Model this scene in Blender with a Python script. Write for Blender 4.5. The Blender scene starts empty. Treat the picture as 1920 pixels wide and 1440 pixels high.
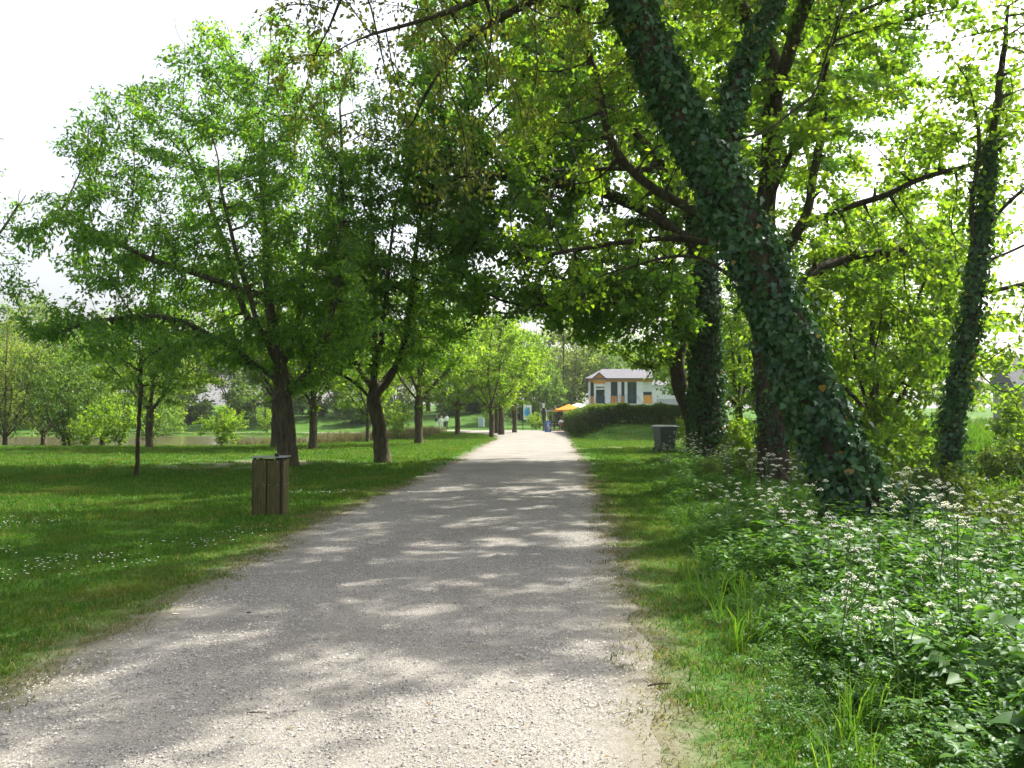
import bpy, math, random
import numpy as np
from mathutils import Vector, Matrix, Quaternion

# ------------------------------------------------------------------ camera, sky, sun, exposure
S = bpy.context.scene
C = S.collection
F_PX, HOR, EYE = 1650.0, 778.0, 1.6            # focal length and horizon in photo pixels, eye height
cam_d = bpy.data.cameras.new('camera'); cam = bpy.data.objects.new('camera', cam_d); C.objects.link(cam)
cam_d.sensor_width = 36.0; cam_d.lens = F_PX / 1920 * 36; cam_d.clip_end = 3000; cam_d.clip_start = 0.05
cam.location = (0, 0, EYE)
cam.rotation_euler = (math.radians(90) + math.atan((HOR - 720) / F_PX), 0, 0)
S.camera = cam

SUN_AZ, SUN_EL = math.radians(52), math.radians(47)   # azimuth clockwise from the view direction
w = bpy.data.worlds.new('World'); S.world = w; w.use_nodes = True
nt = w.node_tree; bg = nt.nodes['Background']
sky = nt.nodes.new('ShaderNodeTexSky'); sky.sky_type = 'NISHITA'; sky.sun_disc = False
sky.sun_elevation = SUN_EL; sky.sun_rotation = SUN_AZ
sky.air_density = 1.0; sky.dust_density = 6.0; sky.ozone_density = 1.0
hs = nt.nodes.new('ShaderNodeHueSaturation'); hs.inputs['Saturation'].default_value = 0.45   # thin bright haze veils the blue
nt.links.new(sky.outputs[0], hs.inputs['Color']); nt.links.new(hs.outputs[0], bg.inputs[0]); bg.inputs[1].default_value = 0.15
sun_d = bpy.data.lights.new('sun', 'SUN'); sun = bpy.data.objects.new('sun', sun_d); C.objects.link(sun)
sun_d.energy = 5.0; sun_d.angle = math.radians(0.53); sun_d.color = (1.0, 0.95, 0.86)
sdir = Vector((math.sin(SUN_AZ) * math.cos(SUN_EL), math.cos(SUN_AZ) * math.cos(SUN_EL), math.sin(SUN_EL)))
sun.rotation_euler = (-sdir).to_track_quat('-Z', 'Y').to_euler(); sun.location = sdir * 60
S.view_settings.view_transform = 'Standard'; S.view_settings.look = 'None'
S.view_settings.exposure = 1.3; S.view_settings.gamma = 1.0; S.view_settings.use_curve_mapping = False
S.render.engine = 'CYCLES'
cy = S.cycles
cy.max_bounces = 8; cy.diffuse_bounces = 4; cy.glossy_bounces = 2; cy.transmission_bounces = 6; cy.volume_bounces = 0
cy.caustics_reflective = False; cy.caustics_refractive = False; cy.use_denoising = True
cy.sample_clamp_indirect = 8.0

# ------------------------------------------------------------------ helpers
PI = math.pi
def gx(px, Y): return (px - 960) / F_PX * Y
def gz(py, Y): return EYE + (HOR - py) / F_PX * Y
def PX(px, py, Y): return np.array([gx(px, Y), Y, gz(py, Y)])
def unit(v): return v / np.maximum(np.linalg.norm(v, axis=-1, keepdims=True), 1e-9)
def sstep(a, b, x): t = np.clip((x - a) / (b - a), 0, 1); return t * t * (3 - 2 * t)

def raw_mesh(name, V, F, mats, attrs=None, smooth=False, mat_idx=None):
    """V (n,3); F = list of (m,k) index arrays"""
    me = bpy.data.meshes.new(name)
    V = np.asarray(V, dtype=np.float32)
    Fs = [np.asarray(f, dtype=np.int32) for f in (F if isinstance(F, list) else [F]) if len(f)]
    nl = sum(f.size for f in Fs); npoly = sum(len(f) for f in Fs)
    me.vertices.add(len(V)); me.vertices.foreach_set('co', V.ravel())
    me.loops.add(nl); me.polygons.add(npoly)
    me.loops.foreach_set('vertex_index', np.concatenate([f.ravel() for f in Fs]))
    st = []; o = 0
    for f in Fs:
        st.append(o + np.arange(len(f)) * f.shape[1]); o += f.size
    me.polygons.foreach_set('loop_start', np.concatenate(st).astype(np.int32))
    if mat_idx is not None: me.polygons.foreach_set('material_index', np.asarray(mat_idx, dtype=np.int32))
    if smooth: me.polygons.foreach_set('use_smooth', np.ones(npoly, dtype=bool))
    for m in (mats if isinstance(mats, (list, tuple)) else [mats]): me.materials.append(m)
    for k, a in (attrs or {}).items():
        at = me.attributes.new(k, 'FLOAT', 'POINT'); at.data.foreach_set('value', np.asarray(a, dtype=np.float32))
    me.update(calc_edges=True)
    return me

def link(name, me, parent=None, loc=(0, 0, 0), rz=0.0):
    o = bpy.data.objects.new(name, me); C.objects.link(o)
    o.location = loc; o.rotation_euler = (0, 0, rz); o.parent = parent
    return o
def tag(o, label=None, cat=None, group=None, kind=None):
    if label: o['label'] = label
    if cat: o['category'] = cat
    if group: o['group'] = group
    if kind: o['kind'] = kind
    return o
def thing(name, label, cat, loc=(0, 0, 0), rz=0.0, group=None):
    return tag(link(name, None, None, loc, rz), label, cat, group)
def copy_tree(o, parent=None):
    c = o.copy(); C.objects.link(c); c.parent = parent
    for ch in list(o.children): copy_tree(ch, c)
    return c

class MB:
    """collects simple solids for one mesh"""
    def __init__(s): s.v = []; s.f = []; s.mi = []; s.n = 0
    def add(s, V, F, mi=0):
        V = [tuple(v) for v in V]
        s.v += V; s.f += [tuple(i + s.n for i in f) for f in F]; s.mi += [mi] * len(F); s.n += len(V); return s
    def box(s, x0, x1, y0, y1, z0, z1, mi=0, M=None, top=1.0, bev=0.0):
        cx, cy_ = (x0 + x1) / 2, (y0 + y1) / 2
        if bev > 0:
            b = bev
            rings = []
            for z, i in ((z0, b), (z0 + b, 0), (z1 - b, 0), (z1, b)):
                r = [(x0 + i + b, y0 + i), (x1 - i - b, y0 + i), (x1 - i, y0 + i + b), (x1 - i, y1 - i - b),
                     (x1 - i - b, y1 - i), (x0 + i + b, y1 - i), (x0 + i, y1 - i - b), (x0 + i, y0 + i + b)]
                rings.append([(p[0], p[1], z) for p in r])
            V = [p for r in rings for p in r]; F = [tuple(reversed(range(8))), tuple(range(24, 32))]
            for k in range(3):
                for j in range(8):
                    F.append((k * 8 + j, k * 8 + (j + 1) % 8, k * 8 + 8 + (j + 1) % 8, k * 8 + 8 + j))
        else:
            V = [(x0, y0, z0), (x1, y0, z0), (x1, y1, z0), (x0, y1, z0)]
            V += [(cx + (x - cx) * top, cy_ + (y - cy_) * top, z1) for x, y, _ in V]
            F = [(3, 2, 1, 0), (4, 5, 6, 7), (0, 1, 5, 4), (1, 2, 6, 5), (2, 3, 7, 6), (3, 0, 4, 7)]
        if M is not None: V = [tuple(M @ Vector(v)) for v in V]
        return s.add(V, F, mi)
    def tube(s, pts, r, k=8, mi=0, cap=True):
        pts = [Vector(p) for p in pts]; r = r if isinstance(r, (list, tuple)) else [r] * len(pts)
        V = []; F = []; u = None
        for i, p in enumerate(pts):
            d = (pts[min(i + 1, len(pts) - 1)] - pts[max(i - 1, 0)]).normalized()
            if u is None: u = d.orthogonal().normalized()
            u = (u - d * u.dot(d)).normalized(); v2 = d.cross(u)
            for j in range(k):
                a = 2 * PI * j / k; V.append(tuple(p + (u * math.cos(a) + v2 * math.sin(a)) * r[i]))
        for i in range(len(pts) - 1):
            for j in range(k):
                F.append((i * k + j, i * k + (j + 1) % k, (i + 1) * k + (j + 1) % k, (i + 1) * k + j))
        if cap: F.append(tuple(reversed(range(k)))); F.append(tuple(range((len(pts) - 1) * k, len(pts) * k)))
        return s.add(V, F, mi)
    def build(s, name, mats, parent=None, loc=(0, 0, 0), rz=0.0, smooth=False):
        me = bpy.data.meshes.new(name); me.from_pydata(s.v, [], s.f)
        for m in (mats if isinstance(mats, (list, tuple)) else [mats]): me.materials.append(m)
        me.polygons.foreach_set('material_index', s.mi)
        if smooth: me.polygons.foreach_set('use_smooth', [True] * len(s.f))
        me.update(); return link(name, me, parent, loc, rz)

# ------------------------------------------------------------------ materials
def mat(name):
    m = bpy.data.materials.new(name); m.use_nodes = True; n = m.node_tree.nodes
    for x in list(n): n.remove(x)
    out = n.new('ShaderNodeOutputMaterial')
    return m, n, m.node_tree.links, out
def ramp(n, stops, interp='LINEAR'):
    r = n.new('ShaderNodeValToRGB'); r.color_ramp.interpolation = interp; e = r.color_ramp.elements
    while len(e) < len(stops): e.new(0.5)
    for k, (p, c) in enumerate(stops): e[k].position = p; e[k].color = (c[0], c[1], c[2], 1)
    return r
def leaf_mat(name, stops, trans=1.9, tw=0.5, gloss=0.018, rough=0.45):
    """stops: reflect colours over the per-leaf tint; light coming through is yellower and stronger"""
    m, n, L, out = mat(name)
    a = n.new('ShaderNodeAttribute'); a.attribute_name = 'tint'
    r = ramp(n, stops); L.new(a.outputs['Fac'], r.inputs[0])
    mul = n.new('ShaderNodeVectorMath'); mul.operation = 'MULTIPLY'; mul.inputs[1].default_value = (trans * 1.1, trans * 1.05, trans * 0.45)
    L.new(r.outputs[0], mul.inputs[0])
    d = n.new('ShaderNodeBsdfDiffuse'); t = n.new('ShaderNodeBsdfTranslucent')
    L.new(r.outputs[0], d.inputs[0]); L.new(mul.outputs[0], t.inputs[0])
    mx = n.new('ShaderNodeMixShader'); mx.inputs[0].default_value = tw
    L.new(d.outputs[0], mx.inputs[1]); L.new(t.outputs[0], mx.inputs[2])
    g = n.new('ShaderNodeBsdfGlossy'); g.inputs['Roughness'].default_value = rough; g.inputs[0].default_value = (.9, .95, 1, 1)
    mx2 = n.new('ShaderNodeMixShader'); mx2.inputs[0].default_value = gloss
    L.new(mx.outputs[0], mx2.inputs[1]); L.new(g.outputs[0], mx2.inputs[2]); L.new(mx2.outputs[0], out.inputs[0])
    return m
def noisy(name, stops, scale=8, detail=5, rough=0.85, bump=0.0, stretch=(1, 1, 1), spec=0.3, bscale=None, dist=0.02, metallic=0.0):
    m, n, L, out = mat(name)
    tc = n.new('ShaderNodeTexCoord'); mp = n.new('ShaderNodeMapping'); mp.inputs['Scale'].default_value = stretch
    L.new(tc.outputs['Object'], mp.inputs[0])
    nz = n.new('ShaderNodeTexNoise'); nz.inputs['Scale'].default_value = scale; nz.inputs['Detail'].default_value = detail
    nz.inputs['Roughness'].default_value = 0.65
    L.new(mp.outputs[0], nz.inputs['Vector'])
    r = ramp(n, stops); L.new(nz.outputs[0], r.inputs[0])
    p = n.new('ShaderNodeBsdfPrincipled'); p.inputs['Roughness'].default_value = rough; p.inputs['Specular IOR Level'].default_value = spec
    p.inputs['Metallic'].default_value = metallic
    L.new(r.outputs[0], p.inputs['Base Color'])
    if bump:
        nb = n.new('ShaderNodeTexNoise'); nb.inputs['Scale'].default_value = bscale or scale * 2; nb.inputs['Detail'].default_value = 6
        L.new(mp.outputs[0], nb.inputs['Vector'])
        b = n.new('ShaderNodeBump'); b.inputs['Strength'].default_value = bump; b.inputs['Distance'].default_value = dist
        L.new(nb.outputs[0], b.inputs['Height']); L.new(b.outputs[0], p.inputs['Normal'])
    L.new(p.outputs[0], out.inputs[0])
    return m
def plain(name, c, rough=0.6, spec=0.4, metallic=0.0, var=0.12):
    c = np.array(c); return noisy(name, [(0.3, c * (1 - var)), (0.7, np.minimum(c * (1 + var), 0.95))], scale=5, rough=rough, spec=spec, metallic=metallic)

M = {}
M['leaf_ash'] = leaf_mat('leaf_ash', [(0, (.032, .088, .013)), (.5, (.066, .152, .019)), (1, (.135, .215, .025))], trans=2.6)
M['leaf_maple'] = leaf_mat('leaf_maple', [(0, (.036, .085, .010)), (.5, (.075, .140, .014)), (1, (.15, .215, .020))], trans=2.6, tw=.55)
M['leaf_dark'] = leaf_mat('leaf_dark', [(0, (.030, .080, .011)), (.5, (.058, .135, .015)), (1, (.11, .185, .020))], trans=2.7)
M['leaf_pale'] = leaf_mat('leaf_pale', [(0, (.065, .115, .024)), (.5, (.11, .17, .036)), (1, (.18, .22, .07))], trans=1.9)
M['leaf_bud'] = leaf_mat('leaf_bud', [(0, (.06, .075, .018)), (.5, (.10, .13, .022)), (1, (.17, .19, .04))], trans=1.6)
M['leaf_wood'] = leaf_mat('leaf_wood', [(0, (.04, .09, .018)), (.5, (.07, .14, .024)), (1, (.13, .19, .04))], trans=2.0)
M['ivy'] = leaf_mat('ivy', [(0, (.014, .050, .013)), (.5, (.030, .092, .021)), (.95, (.060, .145, .030)), (.97, (.18, .16, .02)), (1, (.24, .16, .02))], trans=1.0, tw=.25, gloss=.03, rough=.38)
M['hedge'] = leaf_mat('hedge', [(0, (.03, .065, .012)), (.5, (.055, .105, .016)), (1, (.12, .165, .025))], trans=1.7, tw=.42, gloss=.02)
M['weed'] = leaf_mat('weed', [(0, (.025, .080, .014)), (.5, (.05, .13, .018)), (1, (.10, .19, .028))], trans=1.8, tw=.45, gloss=.018, rough=.45)
M['grass'] = leaf_mat('grass', [(0, (.025, .085, .010)), (.5, (.05, .135, .014)), (.85, (.095, .18, .022)), (1, (.22, .19, .08))], trans=1.5, tw=.4, gloss=.008)
def drift(m, c, scale=.45, lo=.5, hi=.72, amt=.75):
    """patches of drier, yellower turf, fixed to the ground"""
    n = m.node_tree.nodes; L = m.node_tree.links; r = next(x for x in n if x.type == 'VALTORGB')
    ge = n.new('ShaderNodeNewGeometry'); q = n.new('ShaderNodeTexNoise'); q.inputs['Scale'].default_value = scale; q.inputs['Detail'].default_value = 5; q.inputs['Roughness'].default_value = .7
    L.new(ge.outputs['Position'], q.inputs['Vector']); mr = n.new('ShaderNodeMapRange'); mr.inputs[1].default_value = lo; mr.inputs[2].default_value = hi; mr.inputs[4].default_value = amt; L.new(q.outputs[0], mr.inputs[0])
    mx = n.new('ShaderNodeMix'); mx.data_type = 'RGBA'; L.new(mr.outputs[0], mx.inputs[0]); mx.inputs[7].default_value = (*c, 1)
    outs = [l.to_socket for l in list(r.outputs[0].links)]; L.new(r.outputs[0], mx.inputs[6])
    for o in outs: L.new(mx.outputs[2], o)
drift(M['grass'], (.15, .16, .035))
M['dry_grass'] = leaf_mat('dry_grass', [(0, (.06, .095, .02)), (.5, (.13, .145, .04)), (1, (.28, .23, .12))], trans=1.2, tw=.35, gloss=.008)
M['long_grass'] = leaf_mat('long_grass', [(0, (.03, .09, .010)), (.5, (.05, .125, .014)), (1, (.10, .165, .025))], trans=1.7, tw=.5, gloss=.01)
M['reed'] = leaf_mat('reed', [(0, (.10, .09, .05)), (.6, (.20, .17, .11)), (1, (.10, .14, .04))], trans=1.0, tw=.3)
M['petal'] = leaf_mat('petal', [(0, (.80, .80, .76)), (1, (.84, .84, .80))], trans=1.0, tw=.3, gloss=.0)
M['stem'] = plain('stem', (.07, .12, .03), .6)
M['bark_grey'] = noisy('bark_grey', [(.3, (.035, .028, .020)), (.5, (.085, .070, .048)), (.62, (.11, .10, .06)), (.75, (.10, .12, .06))], 9, 8, .95, .9, (1, 1, .25), .1, 16, .04)
M['bark_dark'] = noisy('bark_dark', [(.3, (.022, .018, .013)), (.6, (.065, .052, .036)), (.8, (.10, .085, .055))], 8, 8, .95, 1.0, (1, 1, .3), .1, 14, .05)
M['twig'] = plain('twig', (.10, .085, .06), .9, .1, var=.3)

# ------------------------------------------------------------------ terrain
def left_edge(y): return np.interp(y, [-30, 2, 5, 7.1, 14.5, 26, 40, 56, 66, 74, 80, 300], [-3.2, -2.95, -2.9, -2.86, -2.8, -2.05, -1.6, -1.05, -1.0, -2.6, -5.0, -5.0])
def right_edge(y): return np.interp(y, [-30, 4, 7.1, 14.5, 28.7, 45, 60, 72, 84, 300], [0.3, .66, .95, 1.5, 2.26, 3.1, 3.9, 4.6, 5.6, 6])
_rng0 = np.random.default_rng(7)
_w = [(_rng0.normal(size=2) * f, _rng0.uniform(0, 6.28), a) for f, a in ((.08, .5), (.15, .35), (.3, .25), (.6, .12), (1.2, .07), (2.4, .04))]
def wob(x, y):
    s = 0
    for k, p, a in _w: s = s + a * np.sin(k[0] * x + k[1] * y + p)
    return s
LAKE_Z = -0.62
def lake_mask(x, y):
    d = ((x + 40) / 29.0) ** 2 + ((y - 75) / 19.5) ** 2 + .12 * wob(x, y)
    return 1 - sstep(.82, 1.12, d)
def g(x, y):
    x = np.asarray(x, float); y = np.asarray(y, float)
    h = .05 * wob(x * .6, y * .6) * sstep(0, 2.5, np.maximum(left_edge(y) - x, x - right_edge(y)))
    h = h - .45 * sstep(-4, -16, x) * sstep(42, 60, y)                       # lawn slopes down to the lake
    h = h - .9 * lake_mask(x, y)
    h = h + 1.9 * sstep(106, 122, y + .12 * x) * sstep(6, -4, x) + 2 * sstep(120, 170, y)   # bank beyond the lake path
    dt = x - (5.0 + .11 * y)                                                  # ditch beside the path
    dm = np.exp(-((dt - 1.6) / 1.7) ** 2) * sstep(48, 38, y)
    h = h - .75 * dm + .75 * sstep(3.2, 9, dt) * sstep(52, 40, y)
    hb = sstep(54.5, 60.5, y + np.maximum(0, 6.2 - x) * 2.2) * sstep(4.6 + (y - 60) * .02, 7.2, x)
    h = h + 1.1 * hb * sstep(130, 100, y) + .9 * sstep(66, 90, y) * sstep(7.5, 12, x)
    return h
def grid_axis(a): return np.unique(np.concatenate(a).round(4))
xs = grid_axis([np.arange(-900, -100, 50.), np.arange(-100, -24, 3.), np.arange(-24, -4, .5), np.arange(-4, 4, .2), np.arange(4, 24, .4), np.arange(24, 100, 3.), np.arange(100, 901, 50.)])
ys = grid_axis([np.arange(-60, 0, 5.), np.arange(0, 20, .25), np.arange(20, 70, .5), np.arange(70, 140, 1.), np.arange(140, 300, 8.), np.arange(300, 1501, 60.)])
XX, YY = np.meshgrid(xs, ys); VV = np.stack([XX, YY, g(XX, YY)], -1).reshape(-1, 3)
nx, ny = len(xs), len(ys)
ii = (np.arange(ny - 1)[:, None] * nx + np.arange(nx - 1)[None]).ravel()
FF = np.stack([ii, ii + 1, ii + 1 + nx, ii + nx], 1)
xv, yv = VV[:, 0], VV[:, 1]
edge_d = np.maximum(left_edge(yv) - xv, xv - right_edge(yv))
bare = np.clip(1 - edge_d / 0.55, 0, 1) * (yv < 90)
for bx, by, br, ba in ((-8.6, 30, 3.0, .9), (-10, 27.5, 2.2, .7), (-6, 29, 1.5, .5), (-4.6, 30.2, 1.0, .6), (-9.6, 42, 1.4, .7), (-5.2, 49, 1.2, .7), (-3.2, 14.4, .8, .9), (5.5, 44, 2.6, .7)):
    bare = np.maximum(bare, ba * np.exp(-((xv - bx) ** 2 + (yv - by) ** 2) / br ** 2))
def ground_mat():
    m, n, L, out = mat('ground_grass')
    tc = n.new('ShaderNodeTexCoord')
    def nz(sc, det=5, r=.6):
        q = n.new('ShaderNodeTexNoise'); q.inputs['Scale'].default_value = sc; q.inputs['Detail'].default_value = det; q.inputs['Roughness'].default_value = r
        L.new(tc.outputs['Object'], q.inputs['Vector']); return q
    n1, n2, n3 = nz(.35), nz(6, 6), nz(60, 4)
    r1 = ramp(n, [(.3, (.026, .075, .010)), (.5, (.045, .11, .013)), (.7, (.075, .14, .02))]); L.new(n1.outputs[0], r1.inputs[0])
    r2 = ramp(n, [(.3, (.5, .5, .5)), (.7, (1.4, 1.4, 1.4))]); L.new(n2.outputs[0], r2.inputs[0])
    mu = n.new('ShaderNodeMix'); mu.data_type = 'RGBA'; mu.blend_type = 'MULTIPLY'; mu.inputs[0].default_value = 1
    L.new(r1.outputs[0], mu.inputs[6]); L.new(r2.outputs[0], mu.inputs[7])
    rd = ramp(n, [(.3, (.08, .076, .048)), (.6, (.14, .135, .085)), (.8, (.19, .18, .13))]); L.new(n3.outputs[0], rd.inputs[0])
    a = n.new('ShaderNodeAttribute'); a.attribute_name = 'bare'
    ad = n.new('ShaderNodeMath'); ad.operation = 'ADD'; L.new(a.outputs['Fac'], ad.inputs[0])
    sc = n.new('ShaderNodeMath'); sc.operation = 'MULTIPLY_ADD'; sc.inputs[1].default_value = 1.5; sc.inputs[2].default_value = -.75; L.new(n2.outputs[0], sc.inputs[0])
    L.new(sc.outputs[0], ad.inputs[1])
    cl = n.new('ShaderNodeMapRange'); cl.inputs[1].default_value = .3; cl.inputs[2].default_value = .85; L.new(ad.outputs[0], cl.inputs[0])
    mx = n.new('ShaderNodeMix'); mx.data_type = 'RGBA'; L.new(cl.outputs[0], mx.inputs[0]); L.new(mu.outputs[2], mx.inputs[6]); L.new(rd.outputs[0], mx.inputs[7])
    p = n.new('ShaderNodeBsdfPrincipled'); p.inputs['Roughness'].default_value = .95; p.inputs['Specular IOR Level'].default_value = .1
    L.new(mx.outputs[2], p.inputs['Base Color'])
    b = n.new('ShaderNodeBump'); b.inputs['Strength'].default_value = .8; b.inputs['Distance'].default_value = .05
    L.new(n2.outputs[0], b.inputs['Height']); L.new(b.outputs[0], p.inputs['Normal']); L.new(p.outputs[0], out.inputs[0])
    return m
M['ground'] = ground_mat()
tag(link('ground', raw_mesh('ground', VV, [FF], M['ground'], {'bare': bare}, True)), kind='structure')

def gravel_mat():
    m, n, L, out = mat('gravel')
    tc = n.new('ShaderNodeTexCoord')
    def nz(sc, det=6, r=.6):
        q = n.new('ShaderNodeTexNoise'); q.inputs['Scale'].default_value = sc; q.inputs['Detail'].default_value = det; q.inputs['Roughness'].default_value = r
        L.new(tc.outputs['Object'], q.inputs['Vector']); return q
    big, mid = nz(.7), nz(9)
    vo = n.new('ShaderNodeTexVoronoi'); vo.inputs['Scale'].default_value = 135; L.new(tc.outputs['Object'], vo.inputs['Vector'])
    r0 = ramp(n, [(.3, (.148, .140, .123)), (.7, (.225, .213, .190))]); L.new(big.outputs[0], r0.inputs[0])
    sep = n.new('ShaderNodeSeparateColor'); L.new(vo.outputs['Color'], sep.inputs[0])
    r1 = ramp(n, [(0, (.38, .39, .42)), (.25, (.72, .73, .75)), (.6, (1, .98, .95)), (.85, (1.22, 1.19, 1.12)), (1, (1.7, 1.7, 1.66))]); L.new(sep.outputs[0], r1.inputs[0])
    rm = ramp(n, [(.3, (.25, .25, .25)), (.58, (1, 1, 1))]); L.new(mid.outputs[0], rm.inputs[0])
    mu = n.new('ShaderNodeMix'); mu.data_type = 'RGBA'; mu.blend_type = 'MULTIPLY'; L.new(rm.outputs[0], mu.inputs[0])
    L.new(r0.outputs[0], mu.inputs[6]); L.new(r1.outputs[0], mu.inputs[7])
    p = n.new('ShaderNodeBsdfPrincipled'); p.inputs['Roughness'].default_value = .9; p.inputs['Specular IOR Level'].default_value = .25
    fine = nz(45, 4, .7); rd = ramp(n, [(.3, (.105, .097, .070)), (.7, (.185, .172, .135))]); L.new(fine.outputs[0], rd.inputs[0])
    ea = n.new('ShaderNodeAttribute'); ea.attribute_name = 'edge'
    ad = n.new('ShaderNodeMath'); ad.operation = 'MULTIPLY_ADD'; ad.inputs[1].default_value = 1.1; L.new(mid.outputs[0], ad.inputs[0]); L.new(ea.outputs['Fac'], ad.inputs[2])
    mr = n.new('ShaderNodeMapRange'); mr.inputs[1].default_value = .8; mr.inputs[2].default_value = 1.35; L.new(ad.outputs[0], mr.inputs[0])
    me_ = n.new('ShaderNodeMix'); me_.data_type = 'RGBA'; L.new(mr.outputs[0], me_.inputs[0]); L.new(mu.outputs[2], me_.inputs[6]); L.new(rd.outputs[0], me_.inputs[7])
    L.new(me_.outputs[2], p.inputs['Base Color'])
    b = n.new('ShaderNodeBump'); b.inputs['Strength'].default_value = .3; b.inputs['Distance'].default_value = .006
    b2 = n.new('ShaderNodeBump'); b2.inputs['Strength'].default_value = .35; b2.inputs['Distance'].default_value = .03
    L.new(vo.outputs['Distance'], b.inputs['Height']); L.new(mid.outputs[0], b2.inputs['Height'])
    L.new(b2.outputs[0], b.inputs['Normal']); L.new(b.outputs[0], p.inputs['Normal']); L.new(p.outputs[0], out.inputs[0])
    return m
M['gravel'] = gravel_mat()
def strip(name, ya, lf, rf, nu=14, lift=.006, rag=.16, m='gravel'):
    U = np.linspace(0, 1, nu); Y2, U2 = np.meshgrid(ya, U, indexing='ij')
    rg = np.random.default_rng(len(name)); nzz = lambda: np.convolve(rg.normal(size=len(ya) + 8), [.1, .2, .4, .2, .1, 0, 0, 0, 0], 'valid')[:len(ya)]
    l = lf(ya) + rag * (np.sin(ya * 1.3 + 1) * .5 + nzz() * .55)
    r = rf(ya) + rag * (np.sin(ya * 1.1 + 2) * .5 + nzz() * .55)
    X2 = l[:, None] * (1 - U2) + r[:, None] * U2
    V = np.stack([X2, Y2, g(X2, Y2) + lift + .012 * np.sin(PI * U2)], -1).reshape(-1, 3)
    i = (np.arange(len(ya) - 1)[:, None] * nu + np.arange(nu - 1)[None]).ravel()
    F = np.stack([i, i + 1, i + 1 + nu, i + nu], 1)
    wd = (r - l)[:, None]; ed = np.clip(1 - np.minimum(U2, 1 - U2) * wd / .45, 0, 1)
    return tag(link(name, raw_mesh(name, V, [F], M[m], {'edge': ed.ravel()}, True)), kind='structure')
strip('path', np.concatenate([np.arange(-4, 30, .12), np.arange(30, 92, .5)]), left_edge, right_edge, 28)
# lake-side path running left from the far end, and the lane on the right beyond the ditch
def cross_strip(name, xa, y0, y1, m='gravel', lift=.05):
    V = []; nu = 5
    for x in xa:
        for u in np.linspace(0, 1, nu):
            yy = y0(x) * (1 - u) + y1(x) * u; V.append((x, yy, float(g(x, yy)) + lift))
    i = (np.arange(len(xa) - 1)[:, None] * nu + np.arange(nu - 1)[None]).ravel()
    tag(link(name, raw_mesh(name, V, [np.stack([i, i + nu, i + nu + 1, i + 1], 1)], M[m], None, True)), kind='structure')
cross_strip('lakeside_path', np.arange(-70, -3.5, 1.), lambda x: 97 - max(0, x + 14) * 1.35, lambda x: 100.5 - max(0, x + 14) * 1.0)
cross_strip('lane', np.arange(16, 90, 1.), lambda x: 66 - (x - 16) * .55 + .006 * (x - 16) ** 2, lambda x: 70 - (x - 16) * .55 + .006 * (x - 16) ** 2, lift=.12)
# lake
def water_mat():
    m, n, L, out = mat('lake_water')
    p = n.new('ShaderNodeBsdfPrincipled'); p.inputs['Base Color'].default_value = (.10, .09, .045, 1); p.inputs['Roughness'].default_value = .12
    tc = n.new('ShaderNodeTexCoord'); q = n.new('ShaderNodeTexNoise'); q.inputs['Scale'].default_value = 2.5; q.inputs['Detail'].default_value = 4
    L.new(tc.outputs['Object'], q.inputs['Vector'])
    b = n.new('ShaderNodeBump'); b.inputs['Strength'].default_value = .25; b.inputs['Distance'].default_value = .03
    L.new(q.outputs[0], b.inputs['Height']); L.new(b.outputs[0], p.inputs['Normal']); L.new(p.outputs[0], out.inputs[0]); return m
M['water'] = water_mat()
an = np.linspace(0, 2 * PI, 65)[:-1]
V = np.stack([-40 + 33 * np.cos(an), 75 + 23 * np.sin(an), np.full(64, LAKE_Z)], 1)
tag(link('lake', raw_mesh('lake', V, [np.arange(64)[None]], M['water'])), kind='structure')

# ------------------------------------------------------------------ tree machinery
def colonize(P, par, A, D, dk, iters, rng, trop=(0, 0, .05), jit=.25):
    P = [np.asarray(p, float) for p in P]; par = list(par); last = {}
    Pa = np.array(P); dist = np.full(len(A), 1e9); near = np.zeros(len(A), int)
    def upd(new, off):
        nonlocal dist, near
        d = np.linalg.norm(A[:, None] - new[None], axis=2); k = d.argmin(1); dm = d[np.arange(len(A)), k]
        b = dm < dist; near = np.where(b, k + off, near); dist = np.where(b, dm, dist)
    for o in range(0, len(Pa), 300): upd(Pa[o:o + 300], o)
    trop = np.array(trop)
    for it in range(iters):
        if len(A) == 0: break
        dirs = unit(A - Pa[near]); acc = np.zeros_like(Pa); np.add.at(acc, near, dirs)
        gi = np.unique(near); v = unit(unit(acc[gi]) + trop + rng.normal(size=(len(gi), 3)) * jit)
        keep = []
        for k, i in enumerate(gi):
            l = last.get(i)
            if l is not None and (len(l) > 2 or any(float(v[k] @ q) > .93 for q in l)): continue
            last.setdefault(i, []).append(v[k]); keep.append(k)
        if not keep:
            A = A[dist > np.percentile(dist, 40)] if len(A) > 5 else A[:0]; 
            dist = np.full(len(A), 1e9); near = np.zeros(len(A), int)
            if len(A) == 0: break
            for o in range(0, len(Pa), 300): upd(Pa[o:o + 300], o)
            continue
        new = Pa[gi[keep]] + v[keep] * D; off = len(Pa)
        par += list(gi[keep]); Pa = np.concatenate([Pa, new]); upd(new, off)
        al = dist > dk; A = A[al]; dist = dist[al]; near = near[al]
    return Pa, np.array(par)

def resample(pl, D, rng=None, jit=0.0):
    pl = np.asarray(pl, float); seg = np.linalg.norm(np.diff(pl, axis=0), axis=1); t = np.r_[0, np.cumsum(seg)]
    n = max(2, int(round(t[-1] / D)) + 1); q = np.linspace(0, t[-1], n)
    # smooth (Catmull-like) by interpolating then light averaging
    o = np.stack([np.interp(q, t, pl[:, k]) for k in range(3)], 1)
    for _ in range(2): o[1:-1] = .25 * o[:-2] + .5 * o[1:-1] + .25 * o[2:]
    if rng is not None and jit: o[1:-1] += rng.normal(size=o[1:-1].shape) * jit
    return o

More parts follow.
